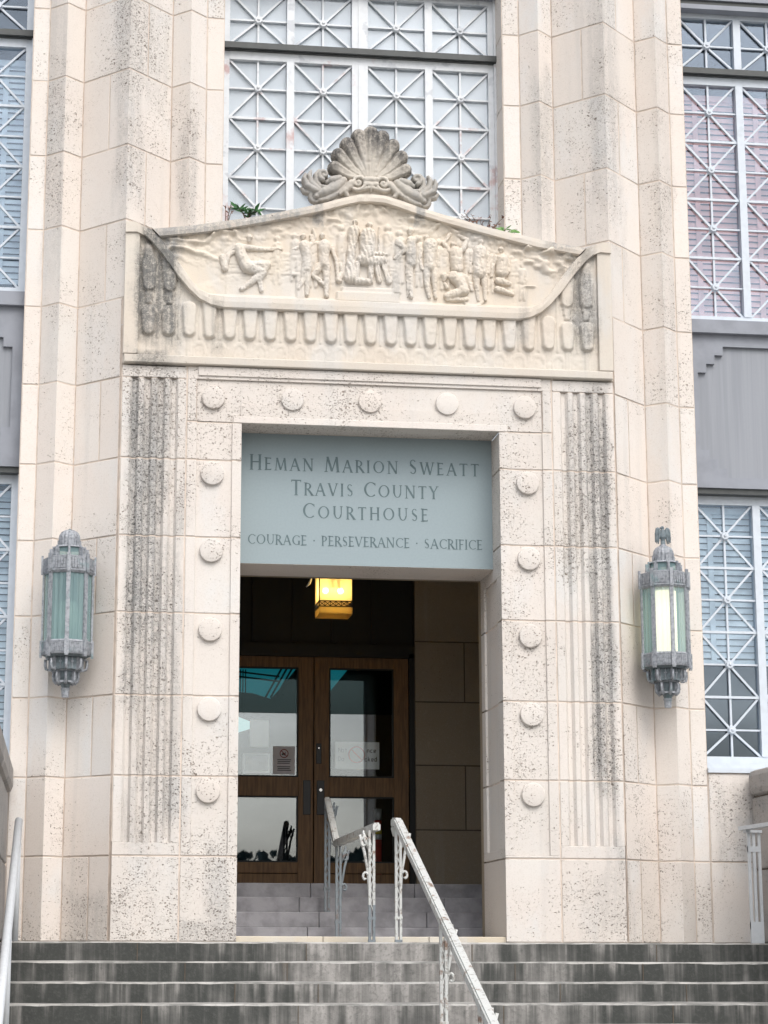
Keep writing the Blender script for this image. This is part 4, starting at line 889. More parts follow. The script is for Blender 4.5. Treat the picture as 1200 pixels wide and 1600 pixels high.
# ---------------------------------------------------------------- name panel with its lettering
def serif_glyphs():
    """strokes: ('l',x0,y0,x1,y1,w) ('c',[pts],w) ; w 1 thick 0 thin ; serifs ('s',x,y)"""
    T, t = .145, .075
    def arc(cx, cy, rx, ry, a0, a1, wf, n=22):
        return ('a', cx, cy, rx, ry, a0, a1, wf, n)
    g = {}
    g['H'] = (.80, [('l', .13, 0, .13, 1, T), ('l', .67, 0, .67, 1, T), ('l', .13, .52, .67, .52, t)], [(.13, 0), (.13, 1), (.67, 0), (.67, 1)])
    g['E'] = (.56, [('l', .13, 0, .13, 1, T), ('l', .13, .965, .50, .965, t), ('l', .13, .52, .45, .52, t), ('l', .13, .035, .52, .035, t), ('l', .49, .88, .49, 1, .04), ('l', .51, 0, .51, .13, .04)], [(.10, 0), (.10, 1)])
    g['F'] = (.54, [('l', .13, 0, .13, 1, T), ('l', .13, .965, .50, .965, t), ('l', .13, .50, .44, .50, t), ('l', .49, .88, .49, 1, .04)], [(.13, 0), (.10, 1)])
    g['M'] = (1.0, [('l', .11, 0, .20, 1, t), ('l', .20, 1, .50, .03, T), ('l', .50, .03, .80, 1, t), ('l', .80, 1, .90, 0, T)], [(.11, 0), (.90, 0)])
    g['A'] = (.82, [('l', .08, 0, .40, 1, t), ('l', .40, 1, .74, 0, T), ('l', .20, .36, .62, .36, t)], [(.08, 0), (.74, 0)])
    g['N'] = (.86, [('l', .13, 0, .13, 1, t), ('l', .13, 1, .73, 0, T), ('l', .73, 0, .73, 1, t)], [(.13, 0), (.10, 1), (.73, 1)])
    g['R'] = (.68, [('l', .13, 0, .13, 1, T), ('l', .13, .965, .32, .965, t), ('l', .13, .50, .34, .50, t), arc(.31, .7325, .21, .2325, 90, -90, T), ('l', .30, .50, .66, .02, T)], [(.13, 0), (.10, 1), (.66, 0)])
    g['P'] = (.60, [('l', .13, 0, .13, 1, T), ('l', .13, .965, .30, .965, t), ('l', .13, .46, .30, .46, t), arc(.29, .7125, .22, .2525, 90, -90, T)], [(.13, 0), (.10, 1)])
    g['I'] = (.28, [('l', .14, 0, .14, 1, T)], [(.14, 0), (.14, 1)])
    g['O'] = (.95, [arc(.475, .5, .40, .48, 0, 360, T, 44)], [])
    g['C'] = (.78, [arc(.48, .5, .41, .48, 48, 312, T, 34), ('l', .755, .76, .755, .92, .04)], [])
    g['G'] = (.84, [arc(.48, .5, .41, .48, 48, 300, T, 34), ('l', .71, .03, .71, .42, T), ('l', .745, .76, .745, .92, .04)], [(.71, .42)])
    g['S'] = (.56, [arc(.28, .745, .19, .225, 30, 200, t*1.2, 18), ('l', .115, .66, .45, .36, T), arc(.28, .265, .20, .24, 25, -150, t*1.2, 18)], [])
    g['W'] = (1.15, [('l', .08, 1, .34, 0, T), ('l', .34, 0, .575, .95, t), ('l', .575, .95, .83, 0, T), ('l', .83, 0, 1.07, 1, t)], [(.08, 1), (1.07, 1), (.57, 1)])
    g['T'] = (.70, [('l', .35, 0, .35, 1, T), ('l', .05, .965, .65, .965, t), ('l', .05, .85, .05, 1, .04), ('l', .65, .85, .65, 1, .04)], [(.35, 0)])
    g['V'] = (.78, [('l', .08, 1, .40, 0, T), ('l', .40, 0, .70, 1, t)], [(.08, 1), (.70, 1)])
    g['U'] = (.80, [('l', .13, .34, .13, 1, T), ('l', .67, .34, .67, 1, t), arc(.40, .36, .27, .34, 180, 360, T*.8, 22)], [(.13, 1), (.67, 1)])
    g['Y'] = (.72, [('l', .07, 1, .36, .48, T), ('l', .36, .48, .64, 1, t), ('l', .36, 0, .36, .50, T)], [(.07, 1), (.64, 1), (.36, 0)])
    g['D'] = (.84, [('l', .13, 0, .13, 1, T), arc(.30, .5, .44, .465, 90, -90, T, 26), ('l', .13, .965, .31, .965, t), ('l', .13, .035, .31, .035, t)], [])
    g['·'] = (.30, [('l', .15, .42, .15, .56, .14)], [])
    g[' '] = (.42, [], [])
    return g
GL = serif_glyphs()
def letters(make, text, x0, x1, zb, cap, y, mat, small=.80, dy=.0003):
    sz = []
    for i, c in enumerate(text): sz.append(cap if (i == 0 or text[i-1] == ' ') or small == 1 else cap*small)
    adv = sum(GL[c][0]*h for c, h in zip(text, sz)); gap = (x1-x0-adv)/(len(text)-1); x = x0
    mb = MB()
    for c, h in zip(text, sz):
        if c in ' ·' and mb.v: make(mb); mb = MB()
        wd, st, se = GL[c]; n = 0
        def quad(P):
            nonlocal n
            n += 1; yy = y-dy*n; mb.add([(x+a*h, yy, zb+b*h) for a, b in P]+[(x+a*h, y+.002, zb+b*h) for a, b in P], [(0, 1, 2, 3), (0, 4, 5, 1), (1, 5, 6, 2), (2, 6, 7, 3), (3, 7, 4, 0)], mat)
        for s in st:
            if s[0] == 'l':
                _, a, b, c2, d, wv = s; dx, dz = c2-a, d-b; l = math.hypot(dx, dz); px, pz = -dz/l*wv/2, dx/l*wv/2
                quad([(a+px, b+pz), (a-px, b-pz), (c2-px, d-pz), (c2+px, d+pz)])
            else:
                _, cx, cy, rx, ry, a0, a1, wf, m = s; vs = []
                for i in range(m+1):
                    a = R(a0+(a1-a0)*i/m); wv = .06+(wf-.06)*abs(math.cos(a))**1.2
                    vs.append(((cx+(rx+wv/2-.03)*math.cos(a), cy+(ry+wv*.2)*math.sin(a)), (cx+(rx-wv/2-.03)*math.cos(a), cy+(ry-wv*.6)*math.sin(a))))
                n += 1; yy = y-dy*n; k = len(vs)
                mb.add([(x+p[q][0]*h, yy, zb+p[q][1]*h) for q in (0, 1) for p in vs], [(i, i+1, k+i+1, k+i) for i in range(k-1)], mat)
        for a, b in se: quad([(a-.13, b-.02), (a+.13, b-.02), (a+.09, b+.02), (a-.09, b+.02)])
        x += wd*h+gap
    if mb.v: make(mb)
sg = empty('name_panel', (0, .25, 2.832))
tag(sg, 'blue grey stone panel engraved with the courthouse name over the doorway', 'sign')
MB().box(-.992, .992, 0, .0015+.001, 0, 1.022, 'signstone').build('panel', sg)
for txt, x0, x1, zb, cap, sm in (('HEMAN MARION SWEATT', -.905, .892, 3.567, .118, .82), ('TRAVIS COUNTY', -.585, .566, 3.376, .119, .82), ('COURTHOUSE', -.493, .485, 3.196, .119, .82), ('COURAGE · PERSEVERANCE · SACRIFICE', -.914, .909, 2.983, .076, 1)):
    letters(lambda b: b.build('lettering', sg), txt, x0, x1, zb-2.832, cap, -.0012, 'signletter', sm)
# ---------------------------------------------------------------- wall lanterns
def octa(r): return [(r*math.cos(R(-90+45*k)), r*math.sin(R(-90+45*k))) for k in range(8)]
def oprism(mb, r0, z0, r1, z1, mat, cap=True):
    a, b = octa(r0), octa(r1); vs = [(x, y, z0) for x, y in a]+[(x, y, z1) for x, y in b]
    fs = [(k, (k+1) % 8, 8+(k+1) % 8, 8+k) for k in range(8)]
    if cap: fs += [tuple(range(8))[::-1], tuple(range(8, 16))]
    mb.add(vs, fs, mat)
def vert_bar(mb, r, z0, z1, w, d, mat, k):
    a = R(-90+45*k); n = Vector((math.cos(a), math.sin(a), 0)); p = n*r
    mb.bar((p.x, p.y, z0), (p.x, p.y, z1), w, d, mat, up=n)
def face_box(mb, r, z0, z1, u0, u1, d, mat, k):
    """small plate on octagon side k, u across the side 0..1"""
    o = octa(r); a, b = Vector((*o[k], 0)), Vector((*o[(k+1) % 8], 0)); n = ((a+b)/2).normalized()
    p, q = a.lerp(b, u0), a.lerp(b, u1); vs = []
    for e in (0, d):
        for s in (p, q):
            for z in (z0, z1): vs.append((s.x+n.x*e, s.y+n.y*e, z))
    mb.add(vs, [(0, 1, 3, 2), (4, 6, 7, 5), (0, 4, 5, 1), (2, 3, 7, 6), (0, 2, 6, 4), (1, 5, 7, 3)], mat)
def lantern(x, label, eagle, lit):
    t = empty('wall_lantern', (x, -.045, 1.745)); tag(t, label, 'wall lantern', 'lanterns beside the doorway')
    # lower tiers
    mb = MB()
    oprism(mb, .026, 0, .030, .055, 'lead'); oprism(mb, .034, .055, .034, .07, 'lead'); oprism(mb, .028, .07, .045, .11, 'leaddark')
    oprism(mb, .05, .11, .07, .19, 'leaddark'); oprism(mb, .09, .19, .09, .2, 'lead'); oprism(mb, .115, .2, .115, .29, 'leaddark'); oprism(mb, .15, .29, .178, .31, 'leaddark')
    for k in range(8):
        vert_bar(mb, .117, .19, .30, .018, .02, 'lead', k); vert_bar(mb, .072, .10, .19, .014, .02, 'lead', k)
        face_box(mb, .1155, .205, .29, .48, .53, .006, 'lead', k); face_box(mb, .1155, .25, .26, .38, .63, .005, 'lead', k)
        face_box(mb, .068, .105, .12, .2, .8, .012, 'lead', k)
        a = R(-90+45*k); ca, sa = math.cos(a), math.sin(a)
        pr = [(.150, .275), (.152, .235), (.145, .205), (.128, .198), (.118, .21), (.122, .226)]
        mb.tube([(q*ca, q*sa, z) for q, z in pr], [.011, .011, .011, .010, .009, .008], 'lead', 6)
        pr = [(.088, .185), (.092, .15), (.085, .118), (.068, .10), (.054, .105), (.05, .12)]
        mb.tube([(q*ca, q*sa, z) for q, z in pr], [.010, .010, .011, .012, .010, .008], 'lead', 6)
    mb.build('pendant_base', t)
    mb = MB(); oprism(mb, .185, .305, .190, .315, 'lead'); oprism(mb, .188, .315, .188, .395, 'lead'); oprism(mb, .192, .395, .186, .408, 'lead')
    for k in range(8):
        for i in range(6): face_box(mb, .1885, .322, .39, .16+.115*i, .225+.115*i, .004, 'lead', k)
        vert_bar(mb, .189, .300, .412, .034, .016, 'lead', k); vert_bar(mb, .186, .288, .300, .026, .02, 'lead', k)
    mb.build('lower_band', t)
    mb = MB(); zt = .905
    for k in range(8): vert_bar(mb, .182, .405, zt+.01, .030, .014, 'lead', k)
    mb.build('corner_bars', t)
    for k in range(8):
        mb = MB(); o = octa(.176); a, b = Vector((*o[k], 0)), Vector((*o[(k+1) % 8], 0)); n = ((a+b)/2).normalized(); vs = []
        m = 12
        for i in range(m+1):
            p = a.lerp(b, i/m); e = -.004 if i in (4, 5, 8) else (.002 if i in (3, 6, 7) else 0)
            for z in (.405, zt): vs.append((p.x+n.x*e, p.y+n.y*e, z))
        mb.add(vs, [(2*i, 2*i+2, 2*i+3, 2*i+1) for i in range(m)], 'teal'); mb.build('glass_pane', t)
    mb = MB()
    if lit:
        mb.lathe([(.001, .42), (.088, .42), (.088, .89), (.001, .89)], 'tubelit', 16)
    else:
        mb.lathe([(.001, .42), (.10, .42), (.10, .60), (.07, .70), (.001, .70)], 'tealpale', 16)
        for i in range(3): mb.tube([(.05*math.cos(2.1*i+.3), .05*math.sin(2.1*i+.3), .62), (.05*math.cos(2.1*i+.3), .05*math.sin(2.1*i+.3), .88)], .018, 'leaddark', 8)
    mb.build('lit_tube' if lit else 'frosted_liner', t)
    mb = MB(); oprism(mb, .186, .902, .196, .915, 'lead'); oprism(mb, .192, .915, .190, 1.02, 'lead'); oprism(mb, .192, 1.02, .15, 1.035, 'lead')
    for k in range(8):
        for i in range(5):
            face_box(mb, .1925, .96, 1.012, .16+.14*i, .27+.14*i, .004, 'lead', k); face_box(mb, .1925, .935, .957, .17+.14*i, .26+.14*i, .006, 'lead', k)
        face_box(mb, .1925, .917, .927, .1, .9, .005, 'lead', k)
        vert_bar(mb, .194, .905, 1.045, .024, .016, 'lead', k)
    mb.build('upper_band', t)
    mb = MB(); oprism(mb, .108, 1.03, .108, 1.105, 'teal'); oprism(mb, .122, 1.105, .112, 1.118, 'lead'); oprism(mb, .13, 1.03, .128, 1.04, 'lead')
    for k in range(8):
        vert_bar(mb, .116, 1.03, 1.118, .018, .016, 'lead', k); vert_bar(mb, .134, 1.03, 1.10, .012, .022, 'lead', k)
    mb.build('crown_tier', t)
    mb = MB(); mb.lathe([(.078, 1.115), (.080, 1.18), (.076, 1.205), (.062, 1.228), (.04, 1.242), (.001, 1.248)], 'lead', 32, ribs=1, amp=.07, smooth=False)
    for k in range(8): vert_bar(mb, .082, 1.115, 1.165+.02*(k % 2), .016, .012, 'lead', k)
    if not eagle: mb.lathe([(.018, 1.244), (.012, 1.252), (.001, 1.258)], 'leaddark', 10)
    mb.build('dome', t)
    if eagle:
        mb = MB(); mb.lathe([(.026, 1.240), (.028, 1.252), (.016, 1.258), (.02, 1.262), (.001, 1.263)], 'lead', 10)
        Xg, Zg = grid(-.085, .085, 1.255, 1.41, .0022)
        body = capsules(Xg, Zg, [[(0, 1.278, .012), (0, 1.318, .025), (0, 1.350, .019), (0, 1.372, .012)], [(-.001, 1.389, .0135), (-.016, 1.386, .0065)], [(-.009, 1.285, .010), (-.011, 1.258, .008)], [(.009, 1.285, .010), (.011, 1.258, .008)], [(0, 1.29, .014), (0, 1.262, .019)]], 1.)
        wg = np.zeros_like(Xg)
        for s in (-1, 1):
            wing = [[(.014, 1.335, .009), (.024, 1.366, .010), (.036, 1.381, .010), (.047, 1.376, .009)], [(.047, 1.376, .0085), (.054, 1.345, .007), (.058, 1.305, .005), (.058, 1.276, .003)],
                    [(.038, 1.37, .0085), (.045, 1.335, .007), (.048, 1.295, .006), (.047, 1.268, .003)], [(.026, 1.36, .0095), (.030, 1.325, .009), (.034, 1.29, .007), (.035, 1.266, .003)]]
            for i, c in enumerate(wing):
                q = capsules(Xg, Zg, [[(s*x, z, r) for x, z, r in c]], .8); wg = np.maximum(wg, np.where(q > 0, q+.003*(i % 2), 0))
        He = np.maximum(body, np.where(wg > 0, wg+.003, 0))
        hf_mesh(mb, Xg, Zg, He, 0, 'leaddark', keep=He > .002, back=.8)
        mb.build('eagle', t)
    mb = MB()
    for z0, z1 in ((.32, .38), (.93, .99)): mb.box(-.03, .03, .15, .335, z0, z1, 'lead')
    mb.box(-.05, .05, .30, .345, .25, 1.05, 'lead'); mb.build('wall_bracket', t)
    return t
lantern(-2.262, 'unlit grey metal wall lantern with a bare dome and dull teal glass', False, False)
lantern(2.262, 'grey metal wall lantern topped by a small eagle with a glowing pane', True, True)

# ---------------------------------------------------------------- hanging lantern in the vestibule
pl = empty('hanging_lantern', (0, 2.2, 2.755)); tag(pl, 'square amber glass hanging lantern with two lit bulbs inside the vestibule', 'hanging lantern')
h = .142
mb = MB()
for s in (-1, 1):
    mb.box(-h, h, s*h-.002, s*h+.002, .115, .56, 'amber'); mb.box(s*h-.002, s*h+.002, -h+.003, h-.003, .115, .56, 'amber')
mb.build('amber_pane', pl)
mb = MB()
for s in (-1, 1):
    for u in (-1, 1): mb.box(s*h-.004, s*h+.004, u*h-.004, u*h+.004, .06, .57, 'black')
mb.box(-h-.005, h+.005, -h-.005, h+.005, .56, .58, 'black'); mb.tube([(0, 0, .58), (0, 0, .66)], .015, 'black', 8)
for z in (.108, .062): 
    for s in (-1, 1): mb.box(-h-.004, h+.004, s*h-.006, s*h+.006, z-.004, z+.004, 'black'); mb.box(s*h-.006, s*h+.006, -h, h, z-.0035, z+.0035, 'black')
for s in (-1, 1):
    for i in range(6):
        a = -h+2*h*i/6; b = a+2*h/6; y = s*h
        mb.bar((a, y, .066), (b, y, .104), .006, .006, 'black'); mb.bar((a, y-.001, .104), (b, y-.001, .066), .006, .006, 'black'); mb.bar((b, y-.002, .064), (b, y-.002, .106), .005, .006, 'black')
for a in (-.045, .018): mb.box(a, a+.022, -h+.02, -h+.03, .22, .56, 'black')
mb.build('metal_frame', pl)
mb = MB(); mb.box(-h+.004, h-.004, -h+.004, h-.004, .058, .062, 'amber')
for s in (-1, 1): mb.box(-h, h, s*h-.002, s*h+.002, .0, .056, 'amber'); mb.box(s*h-.002, s*h+.002, -h+.003, h-.003, .0, .056, 'amber')
mb.build('lower_glass', pl)
for x in (-.075, .055):
    bm = bmesh.new(); bmesh.ops.create_uvsphere(bm, u_segments=14, v_segments=10, radius=.026); bmesh.ops.translate(bm, verts=bm.verts, vec=(x, -.03, .215)); MB().bm(bm, 'bulb', smooth=True).build('bulb', pl)
mb = MB(); mb.tube([(-.205, -.05, .37), (-.20, -.05, .32), (-.215, -.05, .275), (-.245, -.05, .24)], [.004, .008, .012, .004], 'silver', 8, flat=.5)
mb.build('scroll_arm', pl)

# ---------------------------------------------------------------- handrails
def post(mb, x, y, z0, z1, mat, side=-1, curl=True, low='railgrey', zl=None):
    """cast post: two flats with a zigzag between them and scroll leaves towards the rail"""
    zl = zl if zl is not None else z0
    for dx in (-.0155, .0155):
        if zl > z0: mb.box(x+dx-.0085, x+dx+.0085, y-.014, y+.014, z0, zl, low)
        mb.box(x+dx-.0085, x+dx+.0085, y-.014, y+.014, zl, z1, mat)
    n = max(4, int((z1-z0-.1)/.075)); zz = [z0+.22+(z1-z0-.30)*i/n for i in range(n+1)]
    for i in range(n):
        s = 1 if i % 2 else -1; mb.bar((x-.010*s, y, zz[i]), (x+.010*s, y, zz[i+1]), .02, .007, mat, up=(1, 0, 0))
    mb.box(x-.026, x+.026, y-.018, y+.018, z0, z0+.018, low)
    mb.box(x-.028, x+.028, y-.016, y+.016, z0+(z1-z0)*.20, z0+(z1-z0)*.20+.02, low if zl > z0 else mat)
    if curl:
        for zc, r in ((z1-.09, .034), (z1-.33, .026)):
            pts = [(x+side*(.022+r-.9*r*(1-.75*i/14)*math.cos(.4+5.2*i/14)), y-.004, zc+r*(1-.75*i/14)*math.sin(.4+5.2*i/14)*1.5) for i in range(15)]
            mb.tube(pts, [.009]*15, mat, 6)
        mb.tube([(x+side*.02, y, z1-.42), (x+side*.026, y, z1-.30), (x+side*.05, y, z1-.16), (x+side*.085, y, z1-.03)], [.009, .010, .011, .010], mat, 6)
        mb.tube([(x+side*.018, y, z1-.14), (x+side*.05, y, z1-.06), (x+side*.06, y, z1-.0)], [.008, .016, .006], mat, 6)
def rail_bar(mb, pts, w, h, mat):
    for a, b in zip(pts, pts[1:]): 
        a, b = Vector(a), Vector(b); mb.bar(a, b, w, h, mat, up=(0, 0, 1)); 
        mb.bar(a+Vector((0, 0, h*.62)), b+Vector((0, 0, h*.62)), w*.66, h*.3, mat, up=(0, 0, 1))
def post_y(mb, x, y, z0, z1, mat, diry=-1, **k):
    """same post turned so its flats lie along the rail"""
    q = MB(); post(q, 0, 0, z0, z1, mat, 1, **k)
    c, s = math.cos(R(90*diry)), math.sin(R(90*diry)); b = len(mb.v)
    for i in range(len(q.f)):
        pass
    mp = [mb.slot(m) for m in q.mats]
    mb.v += [(x+vx*c-vy*s, y+vx*s+vy*c, vz) for vx, vy, vz in q.v]
    mb.f += [[b+i for i in f] for f in q.f]; mb.mi += [mp[i] for i in q.mi]; mb.t += q.t; mb.sm += q.sm
r1 = empty('handrail', (0, 0, 0)); tag(r1, 'short rusty handrail rising from the top step into the dark doorway', 'handrail', 'iron handrails on the steps')
xc = -.03
mb = MB(); rail_bar(mb, [(xc, -.46, .805), (xc-.055, 1.33, .775)], .055, .042, 'rail'); rail_bar(mb, [(xc-.055, 1.33, .775), (xc-.045, 2.02, 1.165)], .05, .04, 'rail'); mb.build('top_rail', r1)
mb = MB(); post(mb, xc-.028, -.40, 0, .785, 'rail', -1, zl=.26); mb.build('post', r1)
mb = MB(); post(mb, xc-.045, 1.30, .0, .755, 'railgrey', 1); mb.build('post', r1)
mb = MB(); post(mb, xc-.05, 1.98, .247, 1.15, 'railgrey', 1); mb.build('post', r1)
r2 = empty('handrail', (0, 0, 0)); tag(r2, 'long white peeling handrail sloping down the middle of the front steps', 'handrail', 'iron handrails on the steps')
xd = .118; ztop = lambda y: .812+.393*(y+.5)
mb = MB(); rail_bar(mb, [(xd, -.36, .845), (xd, -.5, .835), (xd, -4.6, ztop(-4.6))], .06, .045, 'rail'); mb.tube([(xd, -.36, .83), (xd, -.33, .80), (xd, -.34, .75)], [.022, .026, .014], 'rail', 8); mb.build('top_rail', r2)
for y in (-.5, -2.25, -3.45):
    k = max(0, math.ceil((Y0-y)/TR)); zb = -RI*k
    mb = MB(); post(mb, xd+.0, y, zb, ztop(y)-.02, 'rail', 1, zl=None); mb.build('post', r2)
r3 = empty('handrail', (0, 0, 0)); tag(r3, 'plain white handrail sloping down beside the left cheek wall', 'handrail', 'iron handrails on the steps')
mb = MB(); z3 = lambda y: .83+.40*(y+.3)
mb.tube([(-2.562, -.30, .835), (-2.562, -1.5, z3(-1.5)), (-2.565, -4.6, z3(-4.6))], .028, 'railclean', 12); mb.build('top_rail', r3)
for y in (-.36, -2.05):
    k = max(0, math.ceil((Y0-y)/TR)); mb = MB(); mb.tube([(-2.563, y, -RI*k), (-2.563, y, z3(y)-.01)], .024, 'railclean', 12); mb.build('post', r3)
r4 = empty('handrail', (0, 0, 0)); tag(r4, 'grey flat bar handrail against the right cheek wall', 'handrail', 'iron handrails on the steps')
mb = MB(); mb.bar((2.74, -.22, .835), (2.80, -1.3, .835), .05, .028, 'railclean', up=(0, 0, 1)); mb.bar((2.80, -1.3, .835), (2.84, -4.2, -.30), .05, .028, 'railclean', up=(0, 0, 1)); mb.build('top_rail', r4)
mb = MB()
for dx in (0, .037, .078): mb.box(2.765+dx-.010, 2.765+dx+.010, -.31, -.29, .10, .80, 'railclean')
mb.box(2.755, 2.853, -.312, -.288, 0, .155, 'railclean'); mb.box(2.755, 2.853, -.313, -.287, .66, .70, 'railclean'); mb.box(2.735, 2.86, -.33, -.27, .80, .818, 'railclean'); mb.build('post', r4)

# ---------------------------------------------------------------- cheek walls beside the steps
def cheek(x0, x1, y0, y1, zt, label, cap):
    mb = MB(); y = y1; i = 0
    while y > y0+.01:
        b = max(y0, y-1.1); z = -1.65; j = 0
        while z < zt-cap-.01:
            t = min(zt-cap, z+.55); mb.box(x0+.006*(rnd()), x1-.006*rnd(), b+.005, y-.005, z+.005, t-.005, 'cheek', rnd(), bev=.012); z = t; j += 1
        mb.box(x0-.03, x1+.03, b+.003, y-.003, zt-cap, zt, 'cheek', rnd(), bev=.05); y = b
    mb.box(x0+.02, x1-.02, y0+.02, y1-.02, -1.65, zt-.06, 'dmortar')
    o = mb.build('cheek_wall'); tag(o, label, 'cheek wall', 'stone cheek walls of the steps'); return o
cheek(-3.35, -2.655, -3.2, .27, 1.285, 'dark stained stone cheek wall at the left end of the steps', .22)
cheek(2.985, 3.7, -3.2, .255, 1.305, 'weathered stone cheek wall with rounded coping right of the steps', .20)

# ---------------------------------------------------------------- notices on the door glass
def sheet(mb, x0, x1, z0, z1, mat, y=DY+.0085, tilt=0.):
    n = 4; vs = []
    for i in range(n+1):
        for j in range(n+1):
            x = x0+(x1-x0)*i/n; z = z0+(z1-z0)*j/n
            vs.append((x, y+.002*math.sin(2.1*i+1.3*j)**2*(i in (0, n) or j in (0, n)), z+tilt*(x-x0)))
    mb.add(vs, [(i*(n+1)+j, (i+1)*(n+1)+j, (i+1)*(n+1)+j+1, i*(n+1)+j+1) for i in range(n) for j in range(n)], mat)
def ring(mb, cx, cz, r, w, y, mat, slash=True, n=28):
    vs = [(cx+q*math.cos(2*math.pi*i/n), y, cz+q*math.sin(2*math.pi*i/n)) for q in (r-w/2, r+w/2) for i in range(n)]
    mb.add(vs, [(i, (i+1) % n, n+(i+1) % n, n+i) for i in range(n)], mat)
    if slash: a = r*.68; mb.bar((cx-a, y-.0004, cz+a), (cx+a, y-.0004, cz-a), w*.9, .0004, mat)
def notice(label, x0, x1, z0, z1, mat, tilt=0., y=DY+.0085):
    o = empty('paper_notice', (0, 0, 0)); tag(o, label, 'notice', 'notices on the door glass')
    mb = MB(); sheet(mb, x0, x1, z0, z1, mat, y=y, tilt=tilt); mb.build('sheet', o); return o
YN = DY+.0072
YG = DY-.0055
o = notice('grey no smoking notice at the lower right of the left door pane', -.374, -.172, 1.515, 1.772, 'papergrey', y=DY-.004)
mb = MB(); ring(mb, -.272, 1.705, .037, .008, YG, 'darkred'); mb.build('prohibition_ring', o)
mb = MB(); mb.bar((-.295, YG+.0008, 1.698), (-.258, YG+.0008, 1.698), .007, .0004, 'ink'); mb.bar((-.262, YG+.0008, 1.704), (-.255, YG+.0008, 1.722), .004, .0004, 'ink')
mb.bar((-.285, YG+.0008, 1.69), (-.28, YG+.0008, 1.715), .012, .0004, 'ink'); mb.bar((-.268, YG+.0004, 1.688), (-.262, YG+.0004, 1.712), .010, .0004, 'ink')
for i in range(7):
    if i == 3: continue
    mb.box(-.335+.004*(i % 2), -.207-.006*(i % 3), YG, YG+.0005, 1.645-.016*i, 1.652-.016*i, 'ink')
mb.build('printed_lines', o)
o = notice('white sheet with a pale border low on the left door pane', -.650, -.400, 1.520, 1.70, 'paper', .03)
mb = MB(); mb.box(-.632, -.418, YN, YN+.0005, 1.545, 1.690, 'inkfaint'); mb.build('grey_print', o)
o = notice('plain white sheet above the bordered one on the left door', -.588, -.412, 1.765, 2.015, 'paper', -.02)
o = notice('white paper with a red prohibition ring on the right door pane', .202, .612, 1.572, 1.822, 'paper')
mb = MB(); ring(mb, .400, 1.705, .072, .013, YN, 'red'); mb.build('prohibition_ring', o)
def word(mb, text, x0, zb, hgt, gap, mat, y):
    """plain sans strokes for the printed notice"""
    S = {'N': [(0, 0, 0, 1), (0, 1, .6, 0), (.6, 0, .6, 1)], 'o': [(0, .1, 0, .6), (0, .6, .45, .6), (.45, .6, .45, .1), (.45, .05, 0, .05)], 't': [(.2, 0, .2, .9), (0, .6, .4, .6)], 'n': [(0, 0, 0, .6), (0, .6, .4, .6), (.4, .6, .4, 0)],
         'c': [(.4, .6, 0, .6), (0, .6, 0, 0), (0, .03, .4, .03)], 'e': [(.4, .03, 0, .03), (0, 0, 0, .6), (0, .6, .4, .6), (.4, .6, .4, .3), (.4, .3, 0, .3)], 'k': [(0, 0, 0, 1), (0, .3, .35, .6), (.1, .35, .4, 0)], 'd': [(.4, 0, .4, 1), (.4, .6, 0, .6), (0, .6, 0, 0), (0, .03, .4, .03)], 'D': [(0, 0, 0, 1), (0, 1, .5, .8), (.5, .8, .5, .2), (.5, .2, 0, 0)]}
    x = x0
    for c in text:
        for i, (a, b, c2, d) in enumerate(S[c]): mb.bar((x+a*hgt, y-.0002*i, zb+b*hgt), (x+c2*hgt, y-.0002*i, zb+d*hgt), hgt*.17, .0003, mat)
        x += hgt*.58+gap
for tx, x, z, m in (('Not', .232, 1.725, 'inkfaint'), ('nce', .500, 1.725, 'ink'), ('Do', .232, 1.645, 'inkfaint'), ('cked', .478, 1.645, 'ink')):
    mb = MB(); word(mb, tx, x, z, .042, .006, m, YN); mb.build('printed_word', o)

# striped post added inside, standing in for one mirrored in the right door
o = empty('reflected_post_stand_in', (.64, 3.95, .497)); tag(o, 'red post with silver and yellow bands added behind the right door glass as its reflection', 'post')
mb = MB()
mb.lathe([(.12, 0), (.12, .02), (.05, .03), (.036, .05), (.036, .70), (.001, .70)], 'redpost', 18); mb.build('tube', o)
for z0, z1, m in ((.63, .735, 'silver'), (.50, .54, 'yellow'), (.45, .499, 'silver')): MB().lathe([(.001, z0), (.038, z0), (.038, z1), (.001, z1+.004)], m, 18).build('reflective_band', o)

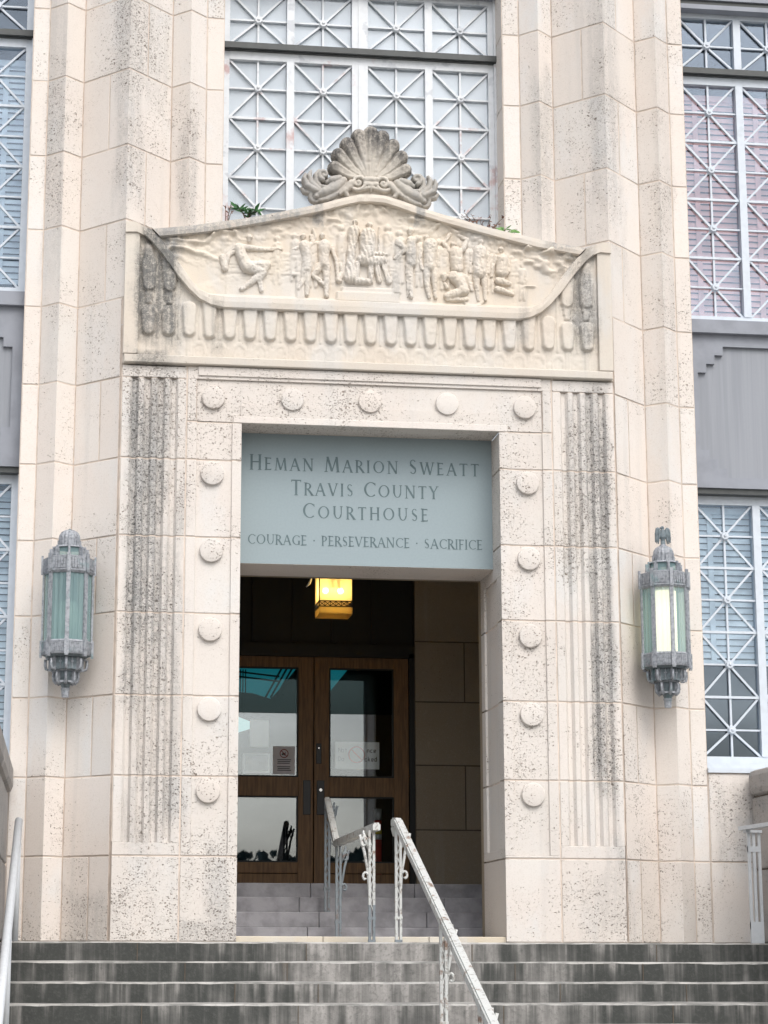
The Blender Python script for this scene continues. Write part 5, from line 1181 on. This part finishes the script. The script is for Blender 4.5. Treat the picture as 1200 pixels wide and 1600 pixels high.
# ---------------------------------------------------------------- weeds on the pediment ledge
def leafy(name, loc, label, n, spread, hgt, mat, size, stems=3, cat='weed'):
    o = empty(name, loc); tag(o, label, cat); rs = random.Random(label)
    mb = MB(); sm = MB(); tips = []
    for i in range(stems):
        a = rs.uniform(0, 6.28); tx, ty, tz = spread*rs.uniform(-1, 1), -spread*.5*rs.random(), hgt*rs.uniform(.5, 1)
        P = [(0, 0, -.02), (tx*.4, ty*.4, tz*.6), (tx, ty, tz)]; sm.tube(P, [.005, .004, .002], 'stem', 5); tips.append(P)
    for i in range(n):
        P = tips[i % stems]; t = rs.uniform(.25, 1.05); b = Vector(P[1]).lerp(Vector(P[2]), max(0, t*1.3-.3)) if t > .3 else Vector(P[0]).lerp(Vector(P[1]), t*2)
        d = Vector((rs.uniform(-1, 1), rs.uniform(-1, .3), rs.uniform(-.35, .75))).normalized(); l = size*rs.uniform(.6, 1.3); u = d.cross(Vector((rs.uniform(-.4, .4), -1, .6))).normalized()*l*.20; nn = d.cross(u).normalized()*l*.06
        mb.add([b[:], (b+d*l*.35+u)[:], (b+d*l*.4+nn)[:], (b+d*l*.35-u)[:], (b+d*l*.75+u*.6)[:], (b+d*l*.75+nn*.6)[:], (b+d*l*.75-u*.6)[:], (b+d*l)[:]], [(0, 1, 2), (0, 2, 3), (1, 4, 5, 2), (2, 5, 6, 3), (4, 7, 5), (5, 7, 6)], mat)
    mb.build('leaves', o); sm.build('stems', o); return o
leafy('weed', (-.96, .14, 5.545), 'bushy dark green weed on the left slope of the pediment', 44, .085, .085, 'leaf', .075, 5)
leafy('weed', (1.10, .20, 5.50), 'small bright green sprig on the right slope of the pediment', 12, .07, .09, 'leaf2', .09, 3)
leafy('weed', (.98, .36, 5.51), 'dried reddish brown weed in the right corner below the window', 60, .20, .24, 'dry', .035, 12)
leafy('weed', (-1.10, .40, 5.48), 'thin dry brown stalk in the left corner below the window', 14, .05, .30, 'dry', .03, 3)

# ---------------------------------------------------------------- across the street: a distant belt of trees (seen in the door glass)
mb = MB(); rs = np.random.RandomState(5)
for i in range(15000):
    x = rs.uniform(-60, 75); top = 3.6+.6*float(vnoise(np.array(x*.13), np.array(2.)))+1.1*float(vnoise(np.array(x*.5), np.array(7.))); z = -1.4+(top+1.4)*rs.rand()**.7; y = -70-7*rs.rand()
    a, b = rs.uniform(0, 6.28), rs.uniform(-.8, .8); s = rs.uniform(.15, .36); u = Vector((math.cos(a), math.sin(a), b))*s; v = Vector((-math.sin(a)*b, .3, 1))*s*.7; c = Vector((x, y, z))
    mb.add([(c-u-v)[:], (c+u-v*.6)[:], (c+u*.7+v)[:], (c-u*.8+v*.8)[:]], [(0, 1, 2, 3)], 'farleaf')
o = mb.build('distant_tree_belt'); tag(o, kind='stuff'); tag(o, 'belt of distant dark trees mirrored in the door glass', 'trees')
